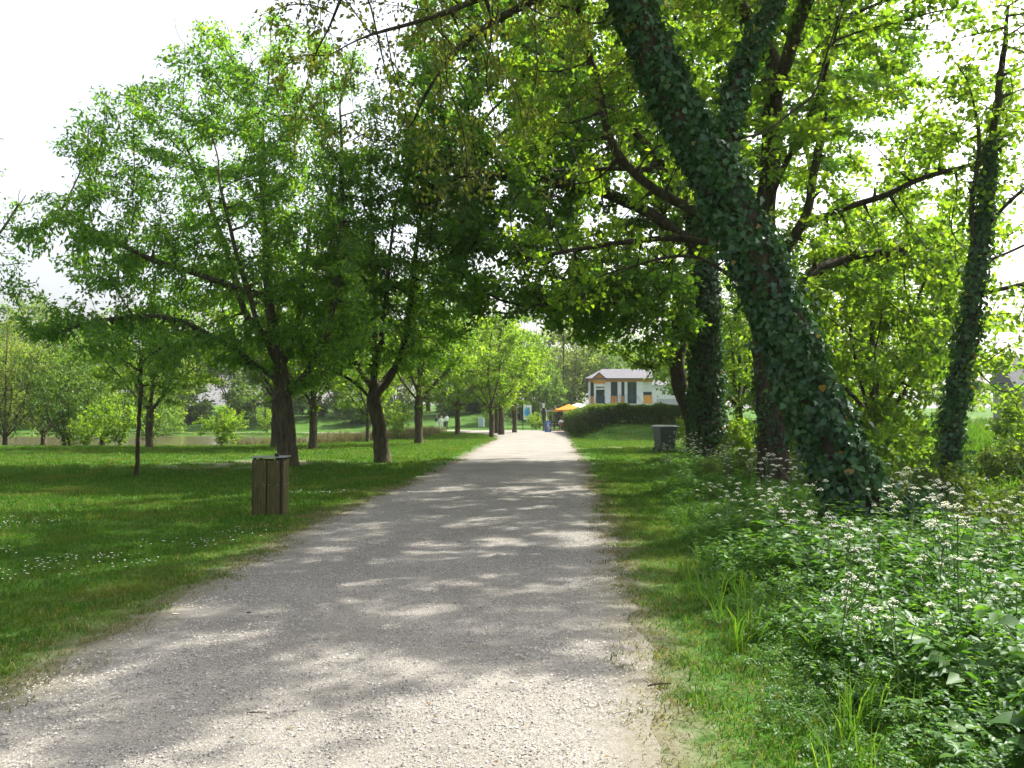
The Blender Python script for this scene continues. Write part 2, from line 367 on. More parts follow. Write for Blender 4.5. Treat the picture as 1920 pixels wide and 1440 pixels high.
def tubes(P, par, R, sel, k):
    """frusta for the edges par[i]->i in sel; one mesh's arrays"""
    if len(sel) == 0: return np.zeros((0, 3)), np.zeros((0, 4), int)
    pr = par[sel]; d = unit(P[sel] - P[pr])
    # direction of a node: mean with parent's incoming direction for smooth joints
    din = np.zeros_like(P); din[sel] = d
    dp = din[pr]; dp = np.where(np.linalg.norm(dp, axis=1, keepdims=True) > 0, unit(dp + d), d)
    ref = np.array([.37, .91, .17]); ref /= np.linalg.norm(ref)
    ang = np.arange(k) * 2 * PI / k
    def ring(c, dd, r):
        u = unit(np.cross(dd, ref)); v = np.cross(dd, u)
        return c[:, None] + r[:, None, None] * (u[:, None] * np.cos(ang)[None, :, None] + v[:, None] * np.sin(ang)[None, :, None])
    main = {}
    for i in sel:
        q = par[i]
        if q not in main or R[i] > R[main[q]]: main[q] = i
    ismain = np.array([main[par[i]] == i for i in sel])
    r0 = np.where(ismain, R[pr], np.minimum(R[pr], R[sel] * 1.25))
    a = ring(P[pr], dp, r0)
    # child end ring should match the next edge's start ring
    dn = d.copy(); pos = {i: j for j, i in enumerate(sel)}
    for i, j in pos.items():
        c = main.get(i)
        if c is not None: dn[j] = dp[pos[c]]
    b = ring(P[sel], dn, R[sel])
    n = len(sel); V = np.concatenate([a, b], 1).reshape(-1, 3)
    base = np.arange(n)[:, None] * 2 * k; j = np.arange(k)[None]; j2 = (j + 1) % k
    F = np.stack([base + j, base + j2, base + k + j2, base + k + j], -1).reshape(-1, 4)
    return V, F

KITE = np.array([(0, 0, 0), (-.5, .42, .10), (0, 1, -.05), (.5, .42, .10)]); KITE_F = np.array([(0, 3, 2), (0, 2, 1)])
LOBE = np.array([(0, .05, 0), (-.5, .12, .06), (-.36, .55, .08), (0, 1, -.06), (.36, .55, .08), (.5, .12, .06)]); LOBE_F = np.array([(0, 5, 4), (0, 4, 3), (0, 3, 2), (0, 2, 1)])
def place(T, TF, base, d, nrm, L, W):
    """copies of a template: local y along d, z along nrm"""
    d = unit(d); s = unit(np.cross(d, nrm)); nn = np.cross(s, d)
    V = base[:, None] + s[:, None] * (T[None, :, 0:1] * W[:, None, None]) + d[:, None] * (T[None, :, 1:2] * L[:, None, None]) + nn[:, None] * (T[None, :, 2:3] * L[:, None, None])
    F = TF[None] + (np.arange(len(base)) * len(T))[:, None, None]
    return V.reshape(-1, 3), F.reshape(-1, TF.shape[1])

def leaf_cloud(P, D_, n, spread, L, W, droop, rng, tpl=(KITE, KITE_F), up=1.0, back=None):
    """n leaves round every point of P; D_ outward direction of the twig there"""
    m = len(P); idx = np.repeat(np.arange(m), n); N = len(idx)
    t_ = rng.uniform(0, 1, (N, 1)); b = P[idx] + (0 if back is None else back[idx] * t_) + rng.normal(size=(N, 3)) * spread * np.array([1, 1, .6])   # sprays along the twig
    d = D_[idx] * .6 + rng.normal(size=(N, 3)) * .6 + np.array([0, 0, -droop])
    nn = rng.normal(size=(N, 3)) * .65 + np.array([0, 0, up])
    l = L * rng.uniform(.5, 1.35, N); ww = W * rng.uniform(.7, 1.2, N)
    V, F = place(tpl[0], tpl[1], b, d, nn, l, ww)
    clump = rng.uniform(0, 1, m)[idx]
    tint = np.clip(.55 * clump + .45 * rng.uniform(0, 1, N), 0, 1)
    return V, F, np.repeat(tint, len(tpl[0]))

def ellip(rng, c, r, n, inner=.25, gap=None):
    out = []
    while sum(len(o) for o in out) < n:
        q = rng.uniform(-1, 1, (n * 3, 3)); rr = np.linalg.norm(q, axis=1); q = q[(rr < 1) & (rr > inner)]
        q = q * np.asarray(r) + np.asarray(c)
        if gap:
            f, thr, ph = gap; s = np.sin(q[:, 0] * f + ph) + np.sin(q[:, 1] * f * 1.1 + ph * 2) + np.sin(q[:, 2] * f * 1.3 + ph * 3) + .7 * np.sin((q[:, 0] - q[:, 2]) * f * 1.9 + ph)
            q = q[s > thr]
        out.append(q)
    return np.concatenate(out)[:n]

def make_tree(name, label, cat, base, trunk, limbs, clouds, R0, seed, bark, leafm, D=.32, n_leaf=9, spread=.22, L=.14, W=.07,
              droop=.4, pw=.55, keep=(-.9, 3.4), bare=None, rmin=.005, tipc=7, hero=False, group=None, tpl=(KITE, KITE_F), trop=(0, 0, .05), iters=90, flare=1.5, up=1.0, jit=.25, twigs=True, minz=None, parts=('trunk', 'branches', 'crown')):
    rng = np.random.default_rng(seed); base = np.asarray(base, float)
    P = []; par = []; kind = []
    tr = resample(np.asarray(trunk) - base, D * .8, rng, .012)
    for k, p in enumerate(tr): P.append(p); par.append(k - 1); kind.append(1)
    for lb in limbs:
        q = resample(np.asarray(lb) - base, D * .9, rng, .03); Pa = np.array(P)
        a = int(np.argmin(np.linalg.norm(Pa - q[0], axis=1)))
        for p in q[1:]: P.append(p); par.append(a); kind.append(0); a = len(P) - 1
    A = np.concatenate([ellip(rng, np.asarray(c[0]) - base, c[1], c[2], c[3] if len(c) > 3 else .25, c[4] if len(c) > 4 else None) for c in clouds])
    if minz is not None: A = A[A[:, 2] > minz]
    n0 = len(P)
    Pn, parn = colonize(P, par, A, D, D * 1.5, iters, rng, trop, jit)
    N = len(Pn); kind = np.array(kind + [0] * (N - n0))
    cnt = np.zeros(N); ch = np.zeros(N, int)
    for i in range(N - 1, 0, -1):
        if ch[i] == 0: cnt[i] = 1
        if parn[i] >= 0: cnt[parn[i]] += cnt[i]; ch[parn[i]] += 1
    R = np.maximum(rmin, R0 * (cnt / cnt[0]) ** pw)
    z = Pn[:, 2]; trk = np.where(kind == 1)[0]
    R[trk] *= 1 + (flare - 1) * np.exp(-np.maximum(z[trk], 0) / .35)
    mc = np.full(N, -1)
    for i in range(N):
        q = parn[i]
        if q >= 0 and (mc[q] < 0 or cnt[i] > cnt[mc[q]]): mc[q] = i
    free = np.where((kind == 0) & (mc >= 0))[0]
    for _ in range(3): Pn[free] = .5 * Pn[free] + .25 * Pn[parn[free]] + .25 * Pn[mc[free]]
    root = thing(name, label, cat, tuple(base), 0, group)
    sel_t = np.array([i for i in trk if parn[i] >= 0])
    V, F = tubes(Pn, parn, R, sel_t, 14)
    # uneven bark
    V = V + .035 * R0 / .3 * np.sin(V[:, :1] * 9 + V[:, 2:3] * 2.3 + seed) * np.array([[.6, .8, 0]])
    link(parts[0], raw_mesh(name + '_trunk', V, [F], M[bark], None, True), root)
    oth = np.array([i for i in range(N) if kind[i] == 0]); top = np.full(N, -1)
    for i in oth: top[i] = i if kind[parn[i]] == 1 else top[parn[i]]
    def branch_mesh(nm, sel):
        thick = sel[R[sel] > .03]; thin = sel[R[sel] <= .03]
        V1, F1 = tubes(Pn, parn, R, thick, 8); V2, F2 = tubes(Pn, parn, R, thin, 3)
        return link(nm, raw_mesh(name + '_' + nm, np.concatenate([V1, V2]), [F1, F2 + len(V1)], M[bark], None, True), root)
    if hero:
        rest = []
        for k in np.unique(top[oth]):
            sel = oth[top[oth] == k]
            if R[k] > .03: branch_mesh('limb', sel)
            else: rest.append(sel)
        if rest: branch_mesh('twigs', np.concatenate(rest))['kind'] = 'stuff'
    else: branch_mesh(parts[1], oth)['kind'] = 'stuff'
    tips = oth[(cnt[oth] <= tipc)]
    if keep and len(tips):
        q = Pn[tips]; f = keep[1]; sn = np.sin(q[:, 0] * f + seed) + np.sin(q[:, 1] * f * 1.1 + 2) + np.sin(q[:, 2] * f * 1.3 + 3 * seed) + .8 * np.sin((q[:, 0] + q[:, 1] - q[:, 2]) * f * 1.7)
        tips = tips[sn + rng.normal(size=len(tips)) * .5 > keep[0]]
    for bc, br, bp in (bare or []):   # stretches of the crown where the twigs are still bare
        inside = (((Pn[tips] + base - bc) / np.asarray(br)) ** 2).sum(1) < 1; tips = tips[~(inside & (rng.uniform(0, 1, len(tips)) < bp))]
    print('TREE', name, 'nodes', N, 'tips', len(tips), 'leaves', len(tips) * n_leaf)
    if n_leaf and len(tips):
        out = unit(Pn[tips] - Pn[parn[tips]])
        V, F, t = leaf_cloud(Pn[tips], out, n_leaf, spread * .62, L, W, droop, rng, tpl, up, Pn[parn[tips]] - Pn[tips])
        link(parts[2], raw_mesh(name + '_crown', V, [F], M[leafm], {'tint': t}), root)['kind'] = 'stuff'
    return root, tr

def ivy_on(root, lines, n, seed, L=.085, name='ivy'):
    """lines: list of (polyline local, radii, weight)"""
    rng = np.random.default_rng(seed); Vs, Fs, Ts = [], [], []; off = 0
    for pl, rad, wgt in lines:
        pl = np.asarray(pl, float); seg = np.linalg.norm(np.diff(pl, axis=0), axis=1); t = np.r_[0, np.cumsum(seg)]
        m = int(n * wgt); s = rng.uniform(0, t[-1], m)
        c = np.stack([np.interp(s, t, pl[:, k]) for k in range(3)], 1); r = np.interp(s, t, rad)
        s2 = np.minimum(s + .05, t[-1]); s1 = s2 - .05
        ax = unit(np.stack([np.interp(s2, t, pl[:, k]) - np.interp(s1, t, pl[:, k]) for k in range(3)], 1))
        th = rng.uniform(0, 2 * PI, m); u = unit(np.cross(ax, np.array([.2, .95, .1]))); v = np.cross(ax, u)
        rd = u * np.cos(th)[:, None] + v * np.sin(th)[:, None]
        lump = .5 + .5 * np.sin(s * 4.1 + 2 * np.sin(th * 2 + s)) * np.sin(th * 3 + s * 2.3)
        rr = r * (.74 + .30 * lump) + rng.uniform(-.07, .06, m)
        # a few trailing sprigs stick out
        sp = rng.uniform(0, 1, m) < .07; rr = rr + sp * rng.uniform(0, .22, m)
        b = c + rd * rr[:, None]
        d = np.array([0, 0, -1.]) + rng.normal(size=(m, 3)) * .55 + rd * .25
        nn = rd + rng.normal(size=(m, 3)) * .6 + np.array([0, 0, .5])
        pt = np.sin(s * 2.3 + th * 1.5) + np.sin(s * 5.1 - th * 2) + .8 * np.sin(s * 9 + th * 3); bark_gap = (pt < -1.75) & (rng.uniform(0, 1, m) < .8)
        l = L * rng.uniform(.35, 1.35, m) * np.where(bark_gap, .02, 1)
        V, F = place(LOBE, LOBE_F, b, d, nn, l, l * rng.uniform(.85, 1.1, m))
        tint = np.clip(rng.uniform(0, .93, m) * .6 + lump * .36, 0, .94); tint[rng.uniform(0, 1, m) < .006] = 1
        Vs.append(V); Fs.append(F + off); off += len(V); Ts.append(np.repeat(tint, 6))
    o = link(name, raw_mesh('ivy_leaves', np.concatenate(Vs), [np.concatenate(Fs)], M['ivy'], {'tint': np.concatenate(Ts)}), root); o['kind'] = 'stuff'; return o

def gpt(px, py, Y=None, dz=0.0):
    """point on the ground seen at a photo pixel (flat ground guess), or at depth Y"""
    if Y is None: Y = F_PX * EYE / (py - HOR)
    x = gx(px, Y); return np.array([x, Y, float(g(x, Y)) + dz])
def pl(Y0, pts): return [PX(p[0], p[1], Y0 + (p[2] if len(p) > 2 else 0)) for p in pts]
def cl(px, py, Y, rx, ry, rz, n, inner=.25, gap=None): return (PX(px, py, Y), (rx, ry, rz), n, inner, gap)

# --- the row of trees on the lawn
Y = 28.0; b = gpt(540, 872, Y)
make_tree('lawn_tree', 'large spreading green tree with thick trunk right behind the wooden litter bin', 'tree', b,
    [b - (0, 0, .3), b] + pl(Y, [(537, 800), (530, 715), (508, 610), (496, 500), (490, 360), (485, 230)]),
    [pl(Y, [(545, 740), (598, 668), (628, 560), (640, 400, .5), (636, 230, .8)]),
     pl(Y, [(530, 720), (440, 655, -1), (360, 608, -1.6), (280, 585, -2), (170, 600, -2.4), (70, 635, -2.6)]),
     pl(Y, [(515, 650), (452, 585, 1), (428, 480, 1.8), (380, 360, 2.4), (330, 240, 3)]),
     pl(Y, [(500, 560), (390, 520, -.8), (260, 480, -1.5), (120, 400, -2)]),
     pl(Y, [(525, 700), (560, 600, 2), (575, 450, 3.6), (590, 300, 4.6)]),
     pl(Y, [(520, 690), (480, 600, -2.4), (440, 470, -4), (400, 330, -5)]),
     pl(Y, [(545, 735), (620, 690, -2.2), (680, 640, -3.8), (720, 600, -5)])],
    [cl(430, 400, Y, 5.6, 5.2, 5.2, 1500, .3, (1.3, -.5, 1)), cl(210, 490, Y - 1, 3.2, 3.6, 2.6, 520, .1, (1.5, -.4, 2)),
     cl(560, 250, Y + .5, 3.2, 4.0, 4.0, 650, .2, (1.4, -.5, 3)), cl(620, 480, Y, 2.4, 4.0, 3.0, 420, .2), cl(130, 610, Y - 2, 1.7, 1.6, .6, 90, 0),
     cl(170, 270, Y - 1, 1.0, 1.2, 1.9, 70, 0), cl(380, 90, Y, 1.6, 1.8, 1.3, 120, 0), cl(330, 655, Y - 1.5, 3.6, 2.4, .7, 190, 0), cl(50, 440, Y - 1, .5, 1, 1.2, 40, 0)],
    .29, 11, 'bark_grey', 'leaf_ash', D=.33, n_leaf=40, spread=.29, L=.17, W=.08, droop=.55, flare=1.35, hero=True)
Y = 30.3; b = gpt(718, 866, Y)
make_tree('lawn_tree', 'green tree forking low into upright limbs at the path edge', 'tree', b,
    [b - (0, 0, .3), b] + pl(Y, [(712, 800), (700, 745), (703, 650), (700, 540), (695, 400), (690, 300)]),
    [pl(Y, [(700, 750), (655, 705, -.5), (600, 690, -1.2), (560, 660, -2)]),
     pl(Y, [(705, 745), (740, 700), (765, 620), (775, 500), (790, 380)]),
     pl(Y, [(700, 735), (662, 680, .8), (640, 590, 1.6), (630, 460, 2)]),
     pl(Y, [(705, 735), (735, 690, 1.5), (800, 620, 3), (850, 540, 4)]),
     pl(Y, [(703, 700), (720, 600, -1.5), (730, 480, -2.6), (740, 360, -3.4)])],
    [cl(740, 480, Y, 3.2, 4.2, 4.2, 1050, .25, (1.4, -.4, 5)), cl(840, 560, Y, 2.0, 3, 2.6, 330, .2), cl(640, 560, Y, 1.8, 3, 2.6, 260, .2), cl(600, 655, Y - 1.5, 1.6, 1.8, .6, 80, 0)],
    .235, 12, 'bark_grey', 'leaf_ash', D=.33, n_leaf=38, spread=.29, L=.165, W=.08, droop=.5, flare=1.35, hero=True)

def generic(seed, H, rx, R0, fork, leafm, name, label, loc, n=900, D=.42, n_leaf=30, L=.2, W=.13, spread=.28, bark='bark_grey', droop=.35, nl=6, group=None, gap=(1.2, -.6, 0), lean=0):
    rng = np.random.default_rng(seed); b = np.array([0., 0., 0.]); tr = [(0, 0, -.35), (0, 0, 0), (lean * .4, 0, fork * .6), (lean, 0, fork), (lean + rng.normal() * .2, rng.normal() * .2, H * .55), (lean, 0, H * .82)]
    limbs = []
    for k in range(nl):
        a = 2 * PI * (k + rng.uniform(-.3, .3)) / nl; z0 = fork * (1 + .12 * (k % 3)); d = np.array([math.cos(a), math.sin(a), 0])
        limbs.append([np.array([lean, 0, z0]), np.array([lean, 0, z0]) + d * rx * .25 + (0, 0, H * .10), d * rx * .5 + (lean, 0, z0 + H * (.22 + .06 * rng.uniform(-1, 1))), d * rx * .68 + (lean, 0, H * (.5 + .15 * rng.uniform(0, 1)))])
    cz = (fork * .85 + H) / 2; hz = (H - fork * .85) / 2
    clouds = [((lean, 0, cz), (rx, rx, hz), n, .3, gap)]
    for k in range(5):
        a = rng.uniform(0, 2 * PI); q = rng.uniform(.5, .8)
        clouds.append(((lean + math.cos(a) * rx * q, math.sin(a) * rx * q, cz + hz * rng.uniform(-.5, .5)), (rx * .45, rx * .45, hz * .4), n // 9, 0))
    root, _ = make_tree(name, label, 'tree', b, tr, limbs, clouds, R0, seed, bark, leafm, D=D, n_leaf=n_leaf, spread=spread, L=L, W=W, droop=droop, group=group, iters=60, flare=1.3, rmin=.008, keep=(-.6, 1.3 / D))
    root.location = loc
    return root
def again(src, label, loc, s=1.0, rz=0.0, sz=None, group=None, name=None):
    c = copy_tree(src); c.location = loc; c.rotation_euler = (0, 0, rz); c.scale = (s, s, sz or s); c['label'] = label
    if group: c['group'] = group
    return c
A1 = generic(21, 11.2, 3.9, .22, 2.4, 'leaf_maple', 'lawn_tree', 'straight-trunked tree at the path edge beyond the low-forking tree', gpt(785, 832, 49))
A2 = generic(22, 9.2, 3.9, .175, 1.9, 'leaf_maple', 'lawn_tree', 'vase-shaped tree where the path opens into sunlight', gpt(922, 820, 63), n=800)
again(A2, 'tree with slim straight trunk on the lawn nearest the three people', gpt(858, 817, 68), 1.05, 2.0)
again(A1, 'tree close behind the vase-shaped tree, its trunk the thicker of a pair', gpt(940, 815, 71), 1.0, 1.1)
again(A2, 'tree close behind the vase-shaped tree, its trunk the thinner of a pair', gpt(931, 812, 78), 1.0, 4.0)
again(A1, 'last tree of the row before the upright poster board', gpt(965, 811, 80), .95, 2.6)
again(A1, 'tree with a pale-edged trunk seen between the two big lawn trees', gpt(588, 840, 42.6), .86, 3.9)
again(A2, 'tree with a long side branch half hidden behind the thick trunk', gpt(517, 838, 44), 1.12, 5.2, 1.2)
again(A2, 'slender crooked tree at the reedy lake edge', gpt(690, 825, 56), .7, .4, .85)
again(A1, 'tree on the lake side of the lawn behind the thin sapling', gpt(281, 838, 44), .80, 5.6, .70)
Y = 23.2; b = gpt(258, 892, Y)
make_tree('sapling', 'thin young tree with a slender dark stem alone on the lawn', 'tree', b,
    [b - (0, 0, .2), b] + pl(Y, [(260, 820), (264, 740), (262, 660), (258, 640)]),
    [pl(Y, [(262, 700), (230, 670), (170, 640)]), pl(Y, [(262, 680), (300, 650), (370, 630)])],
    [cl(255, 665, Y, 2.0, 1.6, .9, 260, 0, (2, -.6, 1)), cl(300, 700, Y, 1.3, 1.2, .5, 80, 0)], .05, 31, 'bark_dark', 'leaf_ash', D=.25, n_leaf=16, spread=.2, L=.14, W=.065, droop=.5, flare=1.2, rmin=.005)
# birch whose outer branches hang into view at the left edge
Y = 26.0
bx = gx(-190, Y); b = np.array([bx, Y, float(g(bx, Y))])
make_tree('birch_tree', 'light airy tree with fine hanging leaves at the lawn edge', 'tree', b,
    [b - (0, 0, .3), b, b + (0.1, 0, 3), b + (.2, 0, 6), b + (.1, 0, 10)], [[b + (.1, 0, 3), b + (1.5, 0, 5.2), b + (2.8, 0, 7)], [b + (.1, 0, 4.5), b + (1.4, -1, 7), b + (2.4, -1, 8.5)]],
    [(b + (.3, 0, 7.5), (3.4, 2.8, 4.0), 420, .2, (2.2, .2, 1))], .16, 33, 'bark_grey', 'leaf_ash', D=.3, n_leaf=14, spread=.22, L=.09, W=.07, droop=.9, flare=1.2)

# --- big trees on the right
# leaning ivy tree
Y = 12.0; b = np.array([gx(1628, Y), Y, float(g(gx(1628, Y), Y)) - .05])
R1_line = [b - (0, 0, .4), b] + pl(Y, [(1575, 865), (1512, 720), (1452, 560), (1392, 420), (1332, 300), (1272, 190), (1222, 80, -.1), (1180, -20, -.2), (1145, -140, -.3), (1120, -300, -.4), (1080, -470, -.6)])
fork = pl(Y, [(1340, 315), (1368, 250, .2), (1386, 150, .4), (1420, 60, .6), (1470, -20, .9), (1520, -200, 1.2)])
R1, _ = make_tree('ivy_tree', 'big leaning tree trunk thickly wrapped in dark green ivy beside the path', 'tree', b, R1_line,
    [fork, pl(Y, [(1395, 265, .2), (1470, 222, .5), (1540, 172, .8), (1560, 90, 1), (1600, -40, 1.4)]),
     pl(Y, [(1170, -50), (1040, -90, -.8), (880, 0, -1.4), (740, 40, -1.8), (640, 70, -2)]),
     pl(Y, [(1180, -20), (1060, -40, .8), (900, 40, 1.4), (820, 120, 1.8), (760, 250, 2)]),
     pl(Y, [(1140, -150), (980, -190, -.3), (800, -150, -.8), (640, -40, -1)]),
     pl(Y, [(1130, -260), (980, -420, 1), (820, -520, 2)]), pl(Y, [(1120, -300), (1240, -460, -1), (1400, -560, -2)]),
     pl(Y, [(1110, -330), (1050, -500, -2), (1000, -560, -4)]), pl(Y, [(1470, -20, .9), (1620, -160, 0), (1760, -240, -1.4)])],
    [cl(830, 130, Y, 2.6, 2.2, 2.0, 620, 0, (2.2, -.2, 1)), cl(1000, -250, Y, 4.2, 3.6, 2.6, 900, .1, (1.8, -.2, 2)), cl(1450, -300, Y - .5, 3.4, 3.4, 2.2, 520, .1),
     cl(620, 40, Y - 1, 1.1, 1.4, 1.2, 120, 0)],
    .30, 41, 'bark_dark', 'leaf_bud', D=.2, n_leaf=9, spread=.12, L=.08, W=.05, droop=.6, rmin=.004, flare=1.3, trop=(0, 0, -.12), jit=.4, hero=True, tipc=4, pw=.7)
mpp = Y / F_PX
lt = resample(np.array(R1_line[1:]) - b, .3); s = np.linspace(0, 1, len(lt))
ivy_on(R1, [(lt, np.interp(s, [0, .2, .45, .6, .75, 1], [.46, .39, .35, .30, .22, .15]), .80), (resample(np.array(fork) - b, .3), np.linspace(.17, .09, len(resample(np.array(fork) - b, .3))), .13),
            ([(.35, -.1, .55), (.6, -.2, .12), (1.0, -.2, -.1)], [.4, .35, .2], .06)], 40000, 42, .082)

# tree with bare brown trunk behind it, large bright crown
Y = 20.0; b = gpt(1452, 905, Y)
R2, _ = make_tree('maple_tree', 'bright green tree with bare brown trunk standing behind the leaning ivy trunk', 'tree', b,
    [b - (0, 0, .4), b] + pl(Y, [(1448, 800), (1440, 650), (1436, 520), (1434, 420), (1450, 300), (1460, 160), (1450, 0)]),
    [pl(Y, [(1440, 540), (1480, 450, -.3), (1515, 415, -.5), (1580, 390, -.8), (1660, 368, -1.2), (1725, 330, -1.6), (1850, 300, -2.2)]),
     pl(Y, [(1515, 415, -.5), (1530, 340, -.3), (1548, 220), (1556, 100, .2), (1575, -20, .4)]),
     pl(Y, [(1436, 420), (1450, 350, -.6), (1490, 280, -1), (1540, 180, -1.4), (1580, 40, -1.8)]),
     pl(Y, [(1440, 600), (1530, 500, .8), (1600, 482, 1.4), (1710, 462, 2), (1830, 458, 2.6)]),
     pl(Y, [(1436, 470), (1300, 390, -.4), (1200, 335, -.8), (1145, 275, -1), (1135, 190, -1.2), (1105, 90, -1.4), (1080, -20, -1.6)]),
     pl(Y, [(1436, 520), (1330, 445, .6), (1210, 446, 1), (1060, 468, 1.6), (960, 500, 2)]),
     pl(Y, [(1436, 430), (1330, 318, 1.4), (1100, 312, 2.4), (970, 320, 3)]),
     pl(Y, [(1440, 560), (1300, 470, -1), (1160, 500, -1.8), (1040, 560, -2.4)]),
     [PX(1455, 200, Y), (6, 18, 10), (6, 15, 10.6), (6.4, 12.6, 11)], [PX(1455, 100, Y), (4, 18.4, 11.6), (2, 17, 12.2), (-1, 15.6, 12.4)]],
    [cl(1560, 260, Y, 4.2, 4.0, 4.2, 900, .2, (1.5, -.3, 2)), cl(1180, 210, Y, 3.2, 4.0, 3.8, 760, .2, (1.5, -.4, 4)), cl(1680, 480, Y + 1, 2.6, 3.0, 1.9, 380, .1, (1.6, -.6, 1)),
     cl(1120, 450, Y + 1, 2.9, 3.4, 1.8, 420, .1), cl(1400, -80, Y, 5.5, 4.5, 3, 800, .1, (1.4, -.4, 2)), cl(1690, 640, Y + 2, 2.4, 2.4, 1.5, 260, .1),
     ((6.4, 14.3, 10.8), (3.9, 3.4, 1.7), 1500, 0), ((5.0, 10.7, 10.8), (1.5, 1.6, 1.2), 260, 0), ((-.5, 15.5, 12.0), (4.8, 4.2, 2.0), 1100, 0, (1.2, -.8, 3))],  # unseen leaf clusters above the frame, added to shade path and lawn
    .34, 51, 'bark_dark', 'leaf_maple', D=.3, n_leaf=30, spread=.22, L=.14, W=.12, droop=.25, flare=1.3, trop=(0, 0, .02), jit=.35, hero=True, pw=.5, keep=(-.45, 3.2), rmin=.009, bare=[(PX(1130, 440, Y), (3.6, 6, 2.1), .78), (PX(1600, 400, Y - .8), (2.6, 2.0, 1.6), .6)])
ivy_on(R2, [([(0, 0, .9), (-.05, 0, 2.2), (-.12, 0, 4)], [.38, .42, .4], 1)], 1800, 52, .09)
# twin big trees further along
Y = 31.0; b = gpt(1324, 868, Y)
R3, _ = make_tree('ivy_tree', 'upright broad ivy-covered trunk close beside the wheeled bin', 'tree', b,
    [b - (0, 0, .4), b] + pl(Y, [(1326, 760), (1322, 600), (1318, 450), (1310, 330), (1290, 200), (1270, 60)]),
    [pl(Y, [(1320, 470), (1230, 400, -1), (1120, 350, -2), (980, 330, -3), (860, 320, -4)]), pl(Y, [(1316, 400), (1200, 260, 1), (1080, 160, 2), (940, 100, 3)]),
     pl(Y, [(1320, 520), (1210, 520, -2), (1100, 540, -3.4), (1000, 580, -4)]), pl(Y, [(1310, 340), (1400, 220, -1), (1480, 80, -2)]), pl(Y, [(1316, 420), (1250, 300, -3), (1150, 200, -5), (1050, 120, -6.5)])],
    [cl(950, 200, Y, 4.4, 5.0, 4.8, 1600, .1, (1.2, -.7, 1)), cl(1180, 160, Y, 5.0, 5.5, 5.4, 1000, .3, (1.2, -.3, 3)), cl(930, 420, Y - 2, 2.8, 3.0, 1.6, 320, 0, (1.5, -.4, 2)), cl(1200, 560, Y - 2, 2.4, 3.0, 1.7, 330, 0, (1.5, -.4, 5)),
     cl(1480, 120, Y + 1, 5, 4.5, 5, 600, .2), cl(1090, 600, Y - 1, 1.5, 2.4, 1.0, 120, 0), cl(955, 490, Y - 3, 2.8, 3, 2.0, 480, 0, (1.5, -.9, 2)), cl(820, 330, Y - 2, 1.8, 2.5, 1.6, 200, 0)],
    .46, 61, 'bark_dark', 'leaf_dark', D=.36, n_leaf=44, spread=.33, L=.17, W=.15, droop=.3, flare=1.3, jit=.35, hero=True, pw=.5)
lt = resample(np.array([b] + pl(Y, [(1326, 760), (1322, 600), (1318, 450), (1310, 330), (1290, 200)])) - b, .4)
ivy_on(R3, [(lt, np.linspace(.70, .42, len(lt)), 1)], 15000, 62, .12)
Y = 32.5; b = gpt(1304, 862, Y)
make_tree('gnarled_tree', 'dark bare knotty trunk pressed against the broad ivy trunk', 'tree', b,
    [b - (0, 0, .4), b] + pl(Y, [(1300, 800), (1290, 760), (1272, 720), (1268, 680), (1276, 620), (1270, 540), (1255, 460), (1240, 360)]),
    [pl(Y, [(1270, 700), (1262, 662, -.3), (1236, 690, -.6), (1190, 690, -1)]), pl(Y, [(1272, 600), (1200, 560, -1), (1120, 560, -2), (1050, 590, -2.6)]), pl(Y, [(1262, 500), (1160, 480, 1), (1060, 500, 2)])],
    [cl(1150, 540, Y, 3.4, 3.4, 2.4, 560, .1, (1.5, -.3, 1)), cl(1210, 650, Y - .6, 1.6, 1.6, .8, 130, 0), cl(1230, 420, Y, 2.4, 2.4, 2, 200, 0)],
    .30, 64, 'bark_dark', 'leaf_maple', D=.34, n_leaf=24, spread=.28, L=.17, W=.14, droop=.3, flare=1.2, jit=.35, hero=True)
# slim ivy tree at the right
Y = 15.8; b = np.array([gx(1772, Y), Y, float(g(gx(1772, Y), Y)) - .05])
line = [b - (0, 0, .4), b] + pl(Y, [(1774, 900), (1782, 800), (1806, 680), (1828, 560), (1846, 450), (1856, 360), (1872, 250), (1890, 130), (1905, 0)])
R4, _ = make_tree('ivy_tree', 'slim ivy-wrapped tree curving upward between ditch and meadow', 'tree', b, line,
    [pl(Y, [(1840, 470), (1822, 400), (1838, 330), (1850, 260), (1830, 160)]), pl(Y, [(1846, 440), (1900, 370), (1960, 330)]), pl(Y, [(1852, 500), (1920, 455), (2000, 430)]), pl(Y, [(1835, 555), (1880, 545), (1960, 520)]),
     pl(Y, [(1800, 660), (1860, 720, -.5), (1900, 770, -.8), (1960, 830, -1)])],
    [cl(1870, 200, Y, 1.5, 1.8, 2.0, 260, 0, (2.4, .2, 1)), cl(1960, 420, Y, 1.5, 1.6, 1.8, 200, 0, (2.4, .2, 2)), cl(1960, 600, Y, 1.4, 1.6, .9, 130, 0), cl(1960, 100, Y, 2, 2, 2, 200, 0)],
    .115, 71, 'bark_dark', 'leaf_maple', D=.24, n_leaf=11, spread=.2, L=.12, W=.09, droop=.3, flare=1.3, jit=.35, hero=True)
lt = resample(np.array(line[1:9]) - b, .25)
ivy_on(R4, [(lt, np.interp(np.linspace(0, 1, len(lt)), [0, .4, .8, 1], [.21, .20, .14, .08]), 1)], 7000, 72, .08)
